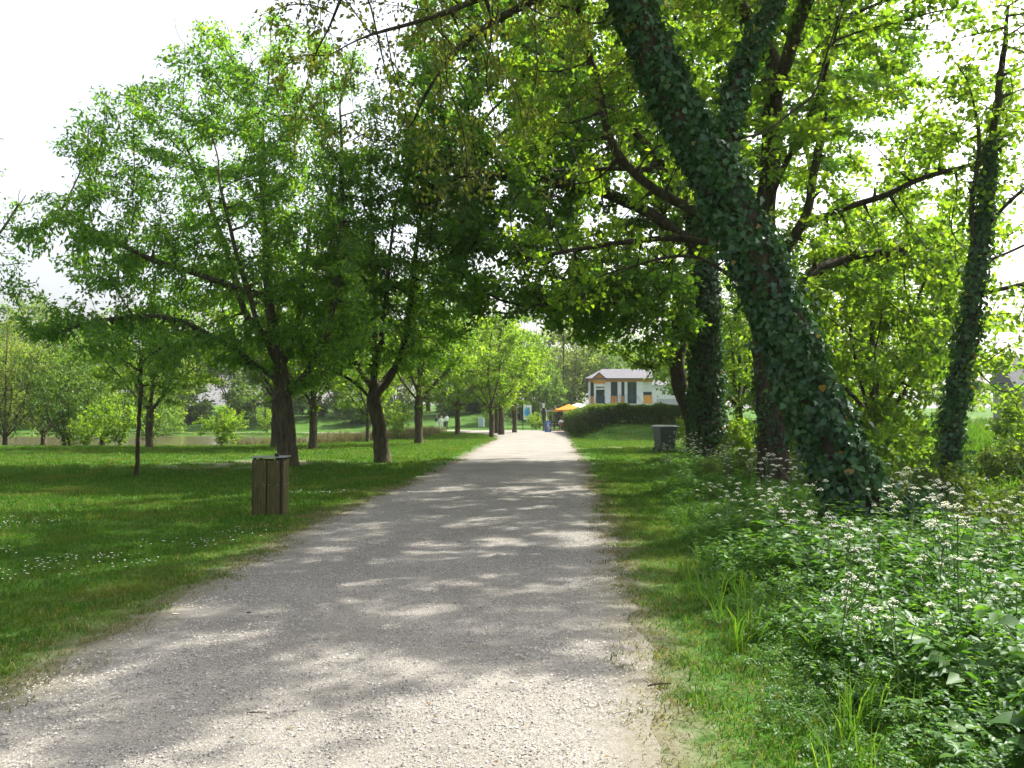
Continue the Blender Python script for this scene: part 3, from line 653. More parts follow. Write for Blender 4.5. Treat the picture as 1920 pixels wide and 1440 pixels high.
# sunlit maples behind, over the ditch
B1 = generic(81, 9.5, 4.0, .2, 1.5, 'leaf_maple', 'maple_tree', 'sunlit yellow-green maple behind the ditch between the two ivy trees', gpt(1635, 850, 27), n=1100, D=.36, n_leaf=30, L=.17, W=.14, spread=.3, bark='bark_dark', gap=(1.4, -.5, 0))
again(B1, 'sunlit maple beyond the ditch, left of the small right-hand house', (15.5, 38, .4), 1.0, 2.2)
again(B1, 'sunlit maple between the broad ivy trunk and the leaning ivy trunk', (10.8, 42, .2), .95, 4.1)
again(B1, 'maple at the hedge end, throwing shade over the grassy bank', (14.6, 61, 1.0), .95, 3.3)
again(A1, 'straight-trunked maple close behind the end of the clipped hedge', (12.6, 61.4, 1.0), .85, .7)
again(B1, 'young maple leaning over the meadow beside the right-hand house', (23.0, 46, .7), .5, 5.1, .5)

# --- bushes
def bush(seed, name, label, loc, r, h, leafm, n=260, n_leaf=18, L=.1, W=.06, D=.2, ns=7, group=None, bark='twig', spread=.13, droop=.2, cat='bush'):
    rng = np.random.default_rng(seed); limbs = []
    for k in range(ns):
        a = 2 * PI * k / ns + rng.uniform(-.3, .3); q = rng.uniform(.3, .7)
        limbs.append([np.array([0, 0, .02]), np.array([math.cos(a) * r * q * .4, math.sin(a) * r * q * .4, h * .3]), np.array([math.cos(a) * r * q, math.sin(a) * r * q, h * .62])])
    root, _ = make_tree(name, label, cat, (0, 0, 0), [(0, 0, -.2), (0, 0, .02), (0.03, 0, h * .3), (0, 0.02, h * .6)], limbs, [((0, 0, h * .55), (r, r, h * .47), n, .2, (2.2 / r, -.9, seed))] +
        [((math.cos(a) * r * .7, math.sin(a) * r * .7, h * .4), (r * .4, r * .4, h * .36), n // 7, 0) for a in rng.uniform(0, 6.28, 4)],
        .035, seed, bark, leafm, D=D, n_leaf=n_leaf, spread=spread, L=L, W=W, droop=droop, flare=1.1, group=group, iters=40, parts=('stem', 'branches', 'foliage'))
    root.location = loc; return root
# --- far trees
F1 = generic(91, 14, 4.6, .28, 1.2, 'leaf_wood', 'wood_tree', 'leafy tree in the wood on the far side of the lake', (-30, 118, 0), n=800, D=.7, n_leaf=26, L=.42, W=.3, spread=.6, group='trees in the wood across the lake')
F2 = generic(92, 12, 4.2, .24, .9, 'leaf_pale', 'wood_tree', 'pale airy tree in the wood on the far side of the lake', (-44, 112, 0), n=800, D=.7, n_leaf=24, L=.4, W=.28, spread=.6, group='pale trees in the wood across the lake')
F1.location.z = float(g(-30, 118)); F2.location.z = float(g(-44, 112))
rr = random.Random(5)
for k in range(44):
    row = k % 2; x = -112 + k * 3.7 + rr.uniform(-2, 2); y = 122 + row * 14 + rr.uniform(-4, 4) + max(0, x) * .3
    src = F1 if rr.random() < .62 else F2
    s = rr.uniform(.8, 1.15) * (1.1 if row else .95)
    again(src, src['label'], (x, y, float(g(x, y)) - .1), s, rr.uniform(0, 6.28), s * rr.uniform(.9, 1.1))
# tall willow behind the building and trees beside it
again(F2, 'tall pale weeping tree rising left of the building', (7.2, 122, float(g(7.2, 122)) - .1), 1.25, 1.0, 1.4)
again(F1, 'round green tree behind the orange parasol', (3.2, 104, float(g(3.2, 104)) - .1), .62, 3.0, .62)
again(F1, 'green tree behind the upright poster board', (-1.5, 112, float(g(-1.5, 112)) - .1), .6, 4.4, .66)
U1 = bush(121, 'shrub', 'dense green shrub at the foot of the wood across the lake', (-20, 116, 0), 3.0, 4.2, 'leaf_wood', L=.42, W=.3, D=.6, n=300, n_leaf=22, spread=.4, group='shrubs at the edge of the far wood')
U1.location = (-20, 116, float(g(-20, 116)) - .1)
for k in range(30):
    x = -100 + k * 4.1 + rr.uniform(-1.5, 1.5); y = 119 + rr.uniform(-3, 5) + max(0, x + 10) * .5; s = rr.uniform(.7, 1.2)
    again(U1, U1['label'], (x, y, float(g(x, y)) - .1), s, rr.uniform(0, 6.28), s * rr.uniform(.8, 1.2))
# lakeside thicket at the left
L1 = generic(95, 8.5, 3.1, .13, .6, 'leaf_pale', 'willow_tree', 'pale willow growing at the near lake shore', (-30, 52, 0), n=700, D=.4, n_leaf=22, L=.2, W=.09, spread=.34, droop=.5, group='willows at the near lake shore')
L2 = generic(96, 7.5, 2.9, .12, .5, 'leaf_wood', 'alder_tree', 'yellow-green alder growing at the near lake shore', (-26, 53, 0), n=650, D=.4, n_leaf=22, L=.17, W=.13, spread=.34, group='alders at the near lake shore', bark='bark_dark')
spots = [(-33.5, 55, L1, 1.05), (-30.2, 52.5, L1, .95), (-27.4, 54, L2, 1.05), (-24.6, 53, L2, .9), (-37, 57, L2, 1.2), (-29, 60, L2, 1.2), (-34, 64, L1, 1.25), (-22.6, 55, L2, .72), (-36, 50, L1, .8), (-32, 49.5, L2, .7), (-25.6, 51, L2, .75), (-41, 60, L1, 1.3), (-38, 52, L2, 1.0)]
used = set()
for k, (x, y, src, s) in enumerate(spots):
    o = src if id(src) not in used else again(src, src['label'], (0, 0, 0), group=src.get('group')); used.add(id(src))
    o.location = (x, y, max(float(g(x, y)), LAKE_Z) - .05); o.scale = (s, s, s * rr.uniform(.9, 1.1)); o.rotation_euler = (0, 0, rr.uniform(0, 6.28))

W1 = bush(101, 'shore_bush', 'round yellow-green bush at the lake edge of the lawn', gpt(417, 832, 50), 1.55, 2.5, 'leaf_maple', L=.15, W=.08, D=.26, n=420)
again(W1, 'pale round bush across the water, partly behind the straight lawn tree', (-37.5, 95.5, LAKE_Z - .05), 1.6, 1.0)
again(W1, 'soft grey-green bush beside the reeds at the lake end', gpt(742, 826, 62), .95, 2.0, 1.15)
again(W1, 'leafy bush at the foot of the willows near the lawn', gpt(225, 838, 47), 1.2, 3.0)
again(W1, 'low bush between the willows and the lawn edge', gpt(165, 842, 48), .75, 4.0)
again(W1, 'bush on the far shore seen past the thick trunk', (-27, 97, -.4), 1.2, 5.0)
again(W1, 'small bush on the far shore by the dark wood', (-32, 99, -.4), .9, .6)
again(W1, 'rounded bush at the foot of the poster board', gpt(1005, 800, 93), .8, 2.5)
again(W1, 'bush on the grassy slope behind the grey panel', gpt(925, 795, 108), 1.1, 1.4)
K1 = bush(111, 'bramble_bush', 'sunlit bramble bush between the leaning ivy trunk and the slim ivy tree', (0, 0, 0), 1.3, 1.35, 'hedge', n=420, n_leaf=18, L=.095, W=.07, D=.18)
K2 = bush(112, 'elder_bush', 'leafy elder bush in the ditch behind the leaning ivy trunk', (0, 0, 0), 1.35, 2.0, 'leaf_maple', n=420, n_leaf=18, L=.13, W=.08, D=.2)
def put(o, x, y, s=1, rz=0, dz=-.05, sz=None):
    o.location = (x, y, float(g(x, y)) + dz); o.scale = (s, s, sz or s); o.rotation_euler = (0, 0, rz); return o
put(K1, 6.6, 15.4, 1.0, 0, sz=1.1); put(K2, 8.2, 20.5, 1.15, 0)
for lab, src, x, y, s in (('bramble bush at the foot of the slim ivy tree', K1, 8.4, 15.2, .95), ('bramble bush deep in the ditch by the meadow', K1, 11.2, 17.5, .6), ('low bramble spilling over the verge below the slim ivy tree', K1, 6.6, 11.4, .8),
                      ('elder bush behind the bare brown trunk', K2, 7.0, 24.5, 1.0), ('elder bush right of the broad ivy trunk', K2, 8.4, 31, 1.0), ('bramble bush at the foot of the bare brown trunk', K1, 5.2, 21.5, .6),
                      ('elder bush beyond the ditch under the maple', K2, 11.5, 26, 1.3), ('bramble bush between the bare brown trunk and the ditch', K1, 7.2, 18.6, .9), ('elder bush on the meadow edge', K2, 13.5, 22, 1.1),
                      ('bramble bush at the foot of the broad ivy trunk', K1, 7.6, 29.6, .6), ('elder bush behind the knotty trunk', K2, 8.0, 37.5, 1.0), ('dark bramble in the ditch under the right-hand branches', K1, 8.3, 12.6, 1.0),
                      ('bramble bush far along the ditch', K1, 9.6, 35, 1.1), ('elder bush far along the ditch', K2, 11.3, 34, 1.2), ('pale scrub on the meadow just behind the slim ivy tree', K1, 9.7, 17.6, .8), ('bramble clump out on the sunny meadow', K1, 11.8, 21.2, .9), ('small bramble beside the slim ivy tree on the meadow side', K1, 9.0, 15.6, .55)):
    put(again(src, lab, (0, 0, 0)), x, y, s, rr.uniform(0, 6.28))

# ------------------------------------------------------------------ ground cover
rng = np.random.default_rng(3)
def scatter(name, pts, variants, smin, smax, label, cat, tilt=.12):
    col = bpy.data.collections.new(name + '_source')
    for k, me in enumerate(variants): col.objects.link(bpy.data.objects.new(name + '_piece', me))
    me = bpy.data.meshes.new(name); me.from_pydata([tuple(p) for p in pts], [], [])
    o = tag(link(name, me), label, cat, kind='stuff')
    ng = bpy.data.node_groups.new(name, 'GeometryNodeTree')
    ng.interface.new_socket('Geometry', in_out='INPUT', socket_type='NodeSocketGeometry'); ng.interface.new_socket('Geometry', in_out='OUTPUT', socket_type='NodeSocketGeometry')
    n = ng.nodes; L = ng.links; gi = n.new('NodeGroupInput'); go = n.new('NodeGroupOutput')
    ip = n.new('GeometryNodeInstanceOnPoints'); ci = n.new('GeometryNodeCollectionInfo')
    ci.inputs['Collection'].default_value = col; ci.inputs['Separate Children'].default_value = True; ci.inputs['Reset Children'].default_value = True
    rv = n.new('FunctionNodeRandomValue'); rv.data_type = 'FLOAT_VECTOR'; rv.inputs[0].default_value = (-tilt, -tilt, 0); rv.inputs[1].default_value = (tilt, tilt, 6.283)
    rs = n.new('FunctionNodeRandomValue'); rs.data_type = 'FLOAT'; rs.inputs[2].default_value = smin; rs.inputs[3].default_value = smax
    L.new(gi.outputs[0], ip.inputs['Points']); L.new(ci.outputs[0], ip.inputs['Instance']); ip.inputs['Pick Instance'].default_value = True
    L.new(rv.outputs[0], ip.inputs['Rotation']); L.new(rs.outputs[1], ip.inputs['Scale']); L.new(ip.outputs[0], go.inputs[0])
    md = o.modifiers.new('scatter', 'NODES'); md.node_group = ng
    return o
def blades(n, rad, h0, h1, wd, m, seed, lean=.5, bend=True):
    r = np.random.default_rng(seed); a = r.uniform(0, 2 * PI, n); q = rad * np.sqrt(r.uniform(0, 1, n))
    b = np.stack([q * np.cos(a), q * np.sin(a), np.full(n, -.01)], 1); h = r.uniform(h0, h1, n)
    th = r.uniform(0, 2 * PI, n); s = np.stack([np.cos(th), np.sin(th), 0 * th], 1) * wd * r.uniform(.6, 1.3, n)[:, None] / 2
    ln = r.normal(size=(n, 2)) * lean; t1 = b + np.stack([ln[:, 0] * h * .35, ln[:, 1] * h * .35, h * .6], 1); t2 = b + np.stack([ln[:, 0] * h, ln[:, 1] * h, h * (1 - .25 * np.minimum(1, (ln ** 2).sum(1)))], 1)
    V = np.stack([b - s, b + s, t1 + s * .8, t1 - s * .8, t2], 1).reshape(-1, 3); k = np.arange(n)[:, None] * 5
    F3 = k + np.array([[3, 2, 4]]); F4 = k + np.array([[0, 1, 2, 3]])
    tint = np.repeat(r.uniform(0, 1, n) ** 1.2, 5)
    return raw_mesh('blades', V, [F4, F3], M[m], {'tint': tint})
def in_view(x, y, mL=.06): return (np.abs(x) < y * (.582 + mL) + .4)
def cells(x0, x1, y0, y1, sp, jit=.5):
    gx_, gy_ = np.meshgrid(np.arange(x0, x1, sp), np.arange(y0, y1, sp)); p = np.stack([gx_.ravel(), gy_.ravel()], 1)
    p = p + rng.uniform(-jit, jit, p.shape) * sp; return p[in_view(p[:, 0], p[:, 1])]
def edge_dist(p): return np.maximum(left_edge(p[:, 1]) - p[:, 0], p[:, 0] - right_edge(p[:, 1]))
def bare_at(p):
    v = np.clip(1 - edge_dist(p) / .8, 0, 1)
    for bx, by, br, ba in ((-8.6, 30, 3.0, .9), (-10, 27.5, 2.2, .7), (-6, 29, 1.5, .5), (-4.6, 30.2, 1.0, .6), (-9.6, 42, 1.4, .7), (-3.2, 14.4, .8, .9), (5.5, 44, 2.6, .7)):
        v = np.maximum(v, ba * np.exp(-((p[:, 0] - bx) ** 2 + (p[:, 1] - by) ** 2) / br ** 2))
    return v
def on_ground(p, dz=0): return np.column_stack([p, g(p[:, 0], p[:, 1]) + dz])
lawn = [blades(170, .2, .02, .06, .007, 'grass', 200 + k) for k in range(5)]
tuft = [blades(120, .2, .04, .12, .009, 'grass', 210 + k, .7) for k in range(3)]
drym = [blades(90, .2, .015, .045, .006, 'dry_grass', 220 + k, .9) for k in range(4)]
def weed_edge(y): return np.interp(y, [0, 4, 6.2, 8.2, 15, 25, 30, 33, 36, 50], [1.25, 1.45, 1.6, 1.7, 2.7, 3.7, 4.5, 6.6, 9, 12])
pa = np.concatenate([cells(-16, 14, 3.2, 13, .21), cells(-26, 16, 13, 24, .34), cells(-40, 20, 24, 46, .62)])
d = edge_dist(pa); ok = (d > .05) & (rng.uniform(0, 1, len(pa)) > bare_at(pa) * 1.15 - .1) & (pa[:, 0] < 11)
lm = lake_mask(pa[:, 0], pa[:, 1]) < .1
near = pa[ok & lm & (pa[:, 1] < 13)]; mid_ = pa[ok & lm & (pa[:, 1] >= 13) & (pa[:, 1] < 24)]; far = pa[ok & lm & (pa[:, 1] >= 24)]
scatter('lawn_grass', on_ground(near), lawn, .8, 1.25, 'short mown green grass of the lawn and verges', 'grass')
scatter('lawn_grass', on_ground(mid_), lawn, 1.2, 1.9, 'mown green grass of the lawn further from the path bend', 'grass')
scatter('lawn_grass', on_ground(far), lawn, 1.6, 2.6, 'sunlit green grass under the row of lawn trees', 'grass')
p6 = cells(-60, 16, 46, 100, .75); ok6 = (edge_dist(p6) > .3) & (lake_mask(p6[:, 0], p6[:, 1]) < .08) & ~((p6[:, 0] < 3.2) & (p6[:, 0] > -14) & (p6[:, 1] > 74 - np.minimum(0, p6[:, 0]) * 1.5)) & (p6[:, 1] < 84 + np.maximum(0, -p6[:, 0] - 10))
scatter('lawn_grass', on_ground(p6[ok6]), lawn, 1.8, 2.9, 'grass of the far lawn and the bank under the hedge', 'grass')
pt = cells(-12, 4, 3.4, 26, .55); dt_ = edge_dist(pt); pt = pt[(dt_ > .25) & (wob(pt[:, 0] * 5, pt[:, 1] * 5) > .25)]
scatter('grass_tufts', on_ground(pt), tuft, .7, 1.2, 'taller tufts of grass in the lawn', 'grass')
pd = cells(-6, 4, 3.2, 22, .17); dd = edge_dist(pd); pd = pd[(dd > -.12) & (dd < .95) & (rng.uniform(0, 1, len(pd)) < .9 - np.abs(dd - .3) * .6)]
scatter('verge_grass', on_ground(pd), drym, .7, 1.3, 'thin worn dry grass along both edges of the path', 'grass')
# daisies
def daisy(seed):
    mb = MB(); r = random.Random(seed)
    for k in range(4):
        x, y, z = r.uniform(-.2, .2), r.uniform(-.2, .2), r.uniform(.075, .10)
        V = [(x, y, z + .003)] + [(x + .0115 * math.cos(a), y + .0115 * math.sin(a), z) for a in np.arange(8) * PI / 4]
        mb.add(V, [(0, 1 + j, 1 + (j + 1) % 8) for j in range(8)])
    me = bpy.data.meshes.new('daisy'); me.from_pydata(mb.v, [], mb.f); me.materials.append(M['petal']); return me
pq = cells(-14, -2, 5, 22, .3); cl_ = wob(pq[:, 0] * 3.1 + 4, pq[:, 1] * 3.1); pq = pq[(edge_dist(pq) > .6) & (cl_ > .3) & (rng.uniform(0, 1, len(pq)) < .4)]
for dx, dy, dr, dn in ((-5.0, 8.7, .8, 18), (-4.4, 9.3, .6, 9), (-4.0, 10.6, .6, 8), (-5.9, 9.8, .6, 9), (-3.5, 11.8, .5, 5), (-5.4, 7.9, .45, 8), (-7.2, 12.5, .7, 16)): pq = np.concatenate([pq, rng.normal(size=(dn, 2)) * dr * np.array([.6, .5]) + (dx, dy)])
scatter('daisies', on_ground(pq), [daisy(k) for k in range(3)], .8, 1.2, 'white daisies dotted in drifts over the lawn', 'daisies', .05)
# loose gravel
def pebbles(seed, n, m, s0, s1, rad=.2):
    r = np.random.default_rng(seed); O = np.array([(1, 0, 0), (0, 1, 0), (-1, 0, 0), (0, -1, 0), (.1, .1, .7), (0, 0, -.5)]); OF = np.array([(0, 1, 4), (1, 2, 4), (2, 3, 4), (3, 0, 4)])
    c = np.column_stack([r.uniform(-rad, rad, (n, 2)), np.zeros(n)]); s = s0 + (s1 - s0) * r.uniform(0, 1, n) ** 2.5
    a = r.uniform(0, 6.28, n); cs, sn = np.cos(a), np.sin(a); T = O[None] * r.uniform(.6, 1.3, (n, 6, 1)) * s[:, None, None]
    V = np.stack([T[..., 0] * cs[:, None] - T[..., 1] * sn[:, None], T[..., 0] * sn[:, None] + T[..., 1] * cs[:, None], T[..., 2]], -1) + c[:, None]
    return raw_mesh('pebbles', V.reshape(-1, 3), [(OF[None] + np.arange(n)[:, None, None] * 6).reshape(-1, 3)], M[m], {'tint': np.repeat(r.uniform(0, 1, n), 6)})
def stone_mat():
    m, n, L, out = mat('pebble'); a = n.new('ShaderNodeAttribute'); a.attribute_name = 'tint'
    r = ramp(n, [(0, (.05, .05, .055)), (.2, (.14, .135, .13)), (.55, (.27, .25, .215)), (.85, (.33, .32, .29)), (1, (.42, .42, .40))]); L.new(a.outputs['Fac'], r.inputs[0])
    p = n.new('ShaderNodeBsdfPrincipled'); p.inputs['Roughness'].default_value = .8; L.new(r.outputs[0], p.inputs['Base Color']); L.new(p.outputs[0], out.inputs[0]); return m
M['pebble'] = stone_mat()
pb = [pebbles(300 + k, 190, 'pebble', .002, .009) for k in range(5)]
pp = cells(-4, 2, 3.0, 11, .21); e = edge_dist(pp); pp = pp[(e < -.16) & (rng.uniform(0, 1, len(pp)) < .75)]
scatter('loose_gravel', on_ground(pp, .019), pb, .8, 1.25, 'loose small stones lying on the gravel path', 'gravel', .02)
pp = cells(-4, 3, 11, 24, .4); e = edge_dist(pp); pp = pp[(e < -.2)]
scatter('loose_gravel', on_ground(pp, .02), pb, 1.0, 1.5, 'loose stones on the dappled stretch of the path', 'gravel', .02)
def litter(seed):
    r = np.random.default_rng(seed); n = 4; b = np.column_stack([r.uniform(-.25, .25, (n, 2)), r.uniform(.004, .012, n)]); l = r.uniform(.015, .035, n)
    V, F = place(KITE, KITE_F, b, np.column_stack([r.normal(size=(n, 2)), np.zeros(n)]), r.normal(size=(n, 3)) * .25 + (0, 0, 1), l, l * .6)
    return raw_mesh('litter', V, [F], M['litter'], {'tint': np.repeat(r.uniform(0, 1, n), 4)})
M['litter'] = leaf_mat('litter', [(0, (.04, .028, .015)), (.6, (.13, .085, .04)), (1, (.24, .19, .10))], 1.0, .15, .01)
p7 = cells(-4, 3, 3.2, 20, .5); e7 = edge_dist(p7); p7 = p7[(e7 < .8) & (rng.uniform(0, 1, len(p7)) < .22 + .4 * (np.abs(e7) < .4))]
scatter('leaf_litter', on_ground(p7, .02), [litter(k) for k in range(5)], .7, 1.2, 'scattered bits of dry brown leaf litter along the path', 'leaf litter', .05)
# twigs, leaves and stones that can be told apart on the path
def on_path(px, py, dz=.02): q = gpt(px, py); return (q[0], q[1], q[2] + dz)
mb = MB().tube([(-.05, 0, .004), (-.01, .006, .006), (.05, .016, .004)], [.003, .0035, .002], 6); mb.build('twig', M['bark_dark'], None, on_path(487, 1338)); tag(C.objects[-1], 'short dark twig lying on the gravel', 'twig')
mb = MB().tube([(-.07, 0, .006), (0, .01, .01), (.08, .0, .006)], [.006, .007, .004], 6); tag(mb.build('twig', M['bark_dark'], None, on_path(1232, 1286), .3), 'short brown twig at the grassy right edge of the path', 'twig')
for px, py, lab, c, s in ((470, 1149, 'small dark stone on the left half of the path', (.02, .02, .02), .022), (503, 1157, 'tiny dark clod beside the small dark stone', (.03, .028, .025), .018), (335, 1150, 'pale dry leaf near the left grass edge', (.45, .40, .32), .03),
                     (897, 1066, 'dark clod beside the small sunlit patch on the path', (.02, .018, .015), .02), (505, 1202, 'fallen green leaf flat on the path', (.05, .13, .05), .035), (517, 1281, 'reddish brown leaf scrap on the path', (.22, .08, .03), .02)):
    o_ = MB(); V = [(s * math.cos(a) * (1 + .25 * math.sin(3 * a + s * 99)), s * .7 * math.sin(a), .002 + .3 * s * (1 if 'stone' in lab or 'clod' in lab else .25) * (.5 + .5 * math.cos(2 * a))) for a in np.arange(8) * PI / 4]
    o_.add([(0, 0, s * (.6 if 'stone' in lab or 'clod' in lab else .12))] + V + [(0, 0, -.01)], [(0, 1 + j, 1 + (j + 1) % 8) for j in range(8)] + [(9, 1 + (j + 1) % 8, 1 + j) for j in range(8)])
    tag(o_.build('stone' if 'stone' in lab else 'clod' if 'clod' in lab else 'fallen_leaf', plain('bit', c, .8), None, on_path(px, py, .012)), lab, 'stone' if 'stone' in lab else 'clod' if 'clod' in lab else 'leaf')

# ------------------------------------------------------------------ undergrowth on the right verge
def merge_at(templates, pts, sc, rz, tiltv):
    Vs, Fs, Ts = [], [], []; off = 0; r = np.random.default_rng(8)
    for k, (T, TF, tt) in enumerate(templates):
        s = np.arange(len(pts)) % len(templates) == k; p = pts[s]; n = len(p)
        if not n: continue
        cs, sn = np.cos(rz[s])[:, None], np.sin(rz[s])[:, None]; q = T[None] * sc[s][:, None, None]
        V = np.stack([q[..., 0] * cs - q[..., 1] * sn + tiltv[s][:, :1] * q[..., 2], q[..., 0] * sn + q[..., 1] * cs + tiltv[s][:, 1:] * q[..., 2], q[..., 2]], -1) + p[:, None]
        Vs.append(V.reshape(-1, 3)); Fs.append((TF[None] + (np.arange(n) * len(T))[:, None, None]).reshape(-1, 3) + off); off += n * len(T)
        Ts.append(np.clip(np.tile(tt, n) * .6 + np.repeat(r.uniform(0, .45, n), len(T)), 0, 1))
    return np.concatenate(Vs), np.concatenate(Fs), np.concatenate(Ts)
SER = np.array([(0, 0, 0), (-.30, .16, .03), (-.42, .36, .05), (-.27, .64, .03), (0, 1, -.14), (.27, .64, .03), (.42, .36, .05), (.30, .16, .03), (0, .45, -.03)])
SER_F = np.array([(0, 8, 1), (1, 8, 2), (2, 8, 3), (3, 8, 4), (4, 8, 5), (5, 8, 6), (6, 8, 7), (7, 8, 0)])[:, ::-1]
def nettle(seed, h=.55):
    r = np.random.default_rng(seed); B, Dd, N, Ls = [], [], [], []
    for st in range(3):
        ox, oy = r.normal(size=2) * .05; lx, ly = r.normal(size=2) * .16; hh = h * r.uniform(.6, 1.1)
        for k in range(6):
            z = hh * (.22 + .78 * k / 5); a0 = k * PI / 2 + r.uniform(-.4, .4)
            for a in (a0, a0 + PI):
                B.append((ox + lx * z, oy + ly * z, z)); Dd.append((math.cos(a), math.sin(a), .25 - .5 * r.uniform())); N.append((r.normal() * .3, r.normal() * .3, 1)); Ls.append((.14 - .06 * k / 5) * r.uniform(.8, 1.25))
    Ls = np.array(Ls); V, F = place(SER, SER_F, np.array(B), np.array(Dd), np.array(N), Ls, Ls * .95)
    return V, F, np.repeat(r.uniform(0, 1, len(Ls)), 9)
def ferny(seed, h=.4):
    r = np.random.default_rng(seed); B, Dd, N, Ls = [], [], [], []
    for st in range(6):
        a = r.uniform(0, 6.28); q = np.array([math.cos(a), math.sin(a), 0]); sd = np.array([-q[1], q[0], 0]); hh = h * r.uniform(.6, 1.2)
        for k in range(7):
            t = .35 + .65 * k / 6; p = q * h * .7 * t + np.array([0, 0, hh * (1.2 * t - .55 * t * t)])
            for s in (-1, 1):
                for j in range(2):
                    w_ = (.11 * (1.25 - t)) * (j + 1) / 2; B.append(p + sd * s * w_); Dd.append(sd * s * .8 + q * .7 + (0, 0, r.normal() * .25)); N.append((r.normal() * .3, r.normal() * .3, 1)); Ls.append(.05 * r.uniform(.7, 1.2) * (1.4 - .6 * t))
    Ls = np.array(Ls); V, F = place(KITE, KITE_F, np.array(B), np.array(Dd), np.array(N), Ls, Ls * .6)
    return V, F, np.repeat(r.uniform(0, 1, len(Ls)), 4)
def verge_pts(y0, y1, sp, xmax=None):
    p = cells(1, 16, y0, y1, sp); we = weed_edge(p[:, 1]) + .25 * wob(p[:, 0] * 6, p[:, 1] * 4)
    rmax = 5.2 + .11 * p[:, 1] + 2.5
    return p[(p[:, 0] > we) & (p[:, 0] < rmax)], None
pv = np.concatenate([verge_pts(2.4, 12, .21)[0], verge_pts(12, 24, .30)[0], verge_pts(24, 40, .5)[0]])
ed = pv[:, 0] - weed_edge(pv[:, 1]); sc = (1 + .35 * (pv[:, 1] < 6.5)) * np.clip(.45 + .5 * np.clip(ed / 1.2, 0, 1) + .25 * wob(pv[:, 0] * 3, pv[:, 1] * 3), .3, 1.25) * rng.uniform(.75, 1.2, len(pv))
sc = sc * np.where((rng.uniform(0, 1, len(pv)) < .09) & (pv[:, 1] < 9) & (ed > .5), 1.6, 1.0)
pz = on_ground(pv, -.02); kindw = wob(pv[:, 0] * 2.3 + 9, pv[:, 1] * 2.3) + rng.normal(size=len(pv)) * .25 + .25 * (pv[:, 1] < 6) - .1
sN = kindw > .05
for nm, s, tp, lab, mname in (('broadleaf_weeds', sN, [nettle(k) for k in range(5)], 'broad-leaved nettles and weeds crowding the right verge', 'weed'), ('feathery_weeds', ~sN, [ferny(20 + k) for k in range(5)], 'feathery low foliage between the white-flowered stems on the verge', 'weed')):
    V, F, t = merge_at(tp, pz[s], sc[s] * (1.0 if nm[0] == 'b' else 1.1), rng.uniform(0, 6.28, s.sum()), rng.normal(size=(s.sum(), 2)) * .12)
    tag(link(nm, raw_mesh(nm, V, [F], M[mname], {'tint': t})), lab, 'weeds', kind='stuff')
lg = [blades(26, .09, .22, .55, .011, 'long_grass', 240 + k, .38) for k in range(5)]
p1 = cells(1, 12, 2.6, 14, .26); p2 = cells(2, 15, 14, 34, .55); pg_ = np.concatenate([p1, p2]); e = pg_[:, 0] - weed_edge(pg_[:, 1]); pg_ = pg_[(e > -.1) & (e < 6) & (rng.uniform(0, 1, len(pg_)) < .36)]
scatter('long_grass', on_ground(pg_), lg, .4, .9, 'long grass blades rising through the weeds on the right verge', 'grass', .15)
# meadow grass in the sun at the far right
p3 = cells(9, 40, 16, 60, .6); dtm = p3[:, 0] - (5 + .11 * p3[:, 1]); p3 = p3[dtm > 3.2]
scatter('meadow_grass', on_ground(p3), [blades(60, .35, .25, .6, .03, 'long_grass', 260 + k, .35) for k in range(3)], .6, 1.1, 'tall pale meadow grass beyond the ditch', 'grass', .15)
# reeds at the lake edge
p4 = cells(-40, -4, 50, 97, .55); lmk = lake_mask(p4[:, 0], p4[:, 1]); p4 = p4[((lmk > .05) & (lmk < .75) & (p4[:, 0] > -19)) | ((p4[:, 0] > -13.5) & (p4[:, 0] < -6.4) & (p4[:, 1] > 60) & (p4[:, 1] < 84) & (rng.uniform(0, 1, len(p4)) < .6))]
scatter('reeds', on_ground(p4), [blades(40, .3, .4, 1.0, .03, 'reed', 270 + k, .25) for k in range(3)], .6, 1.0, 'dry brown reeds along the end of the lake', 'reeds', .1)

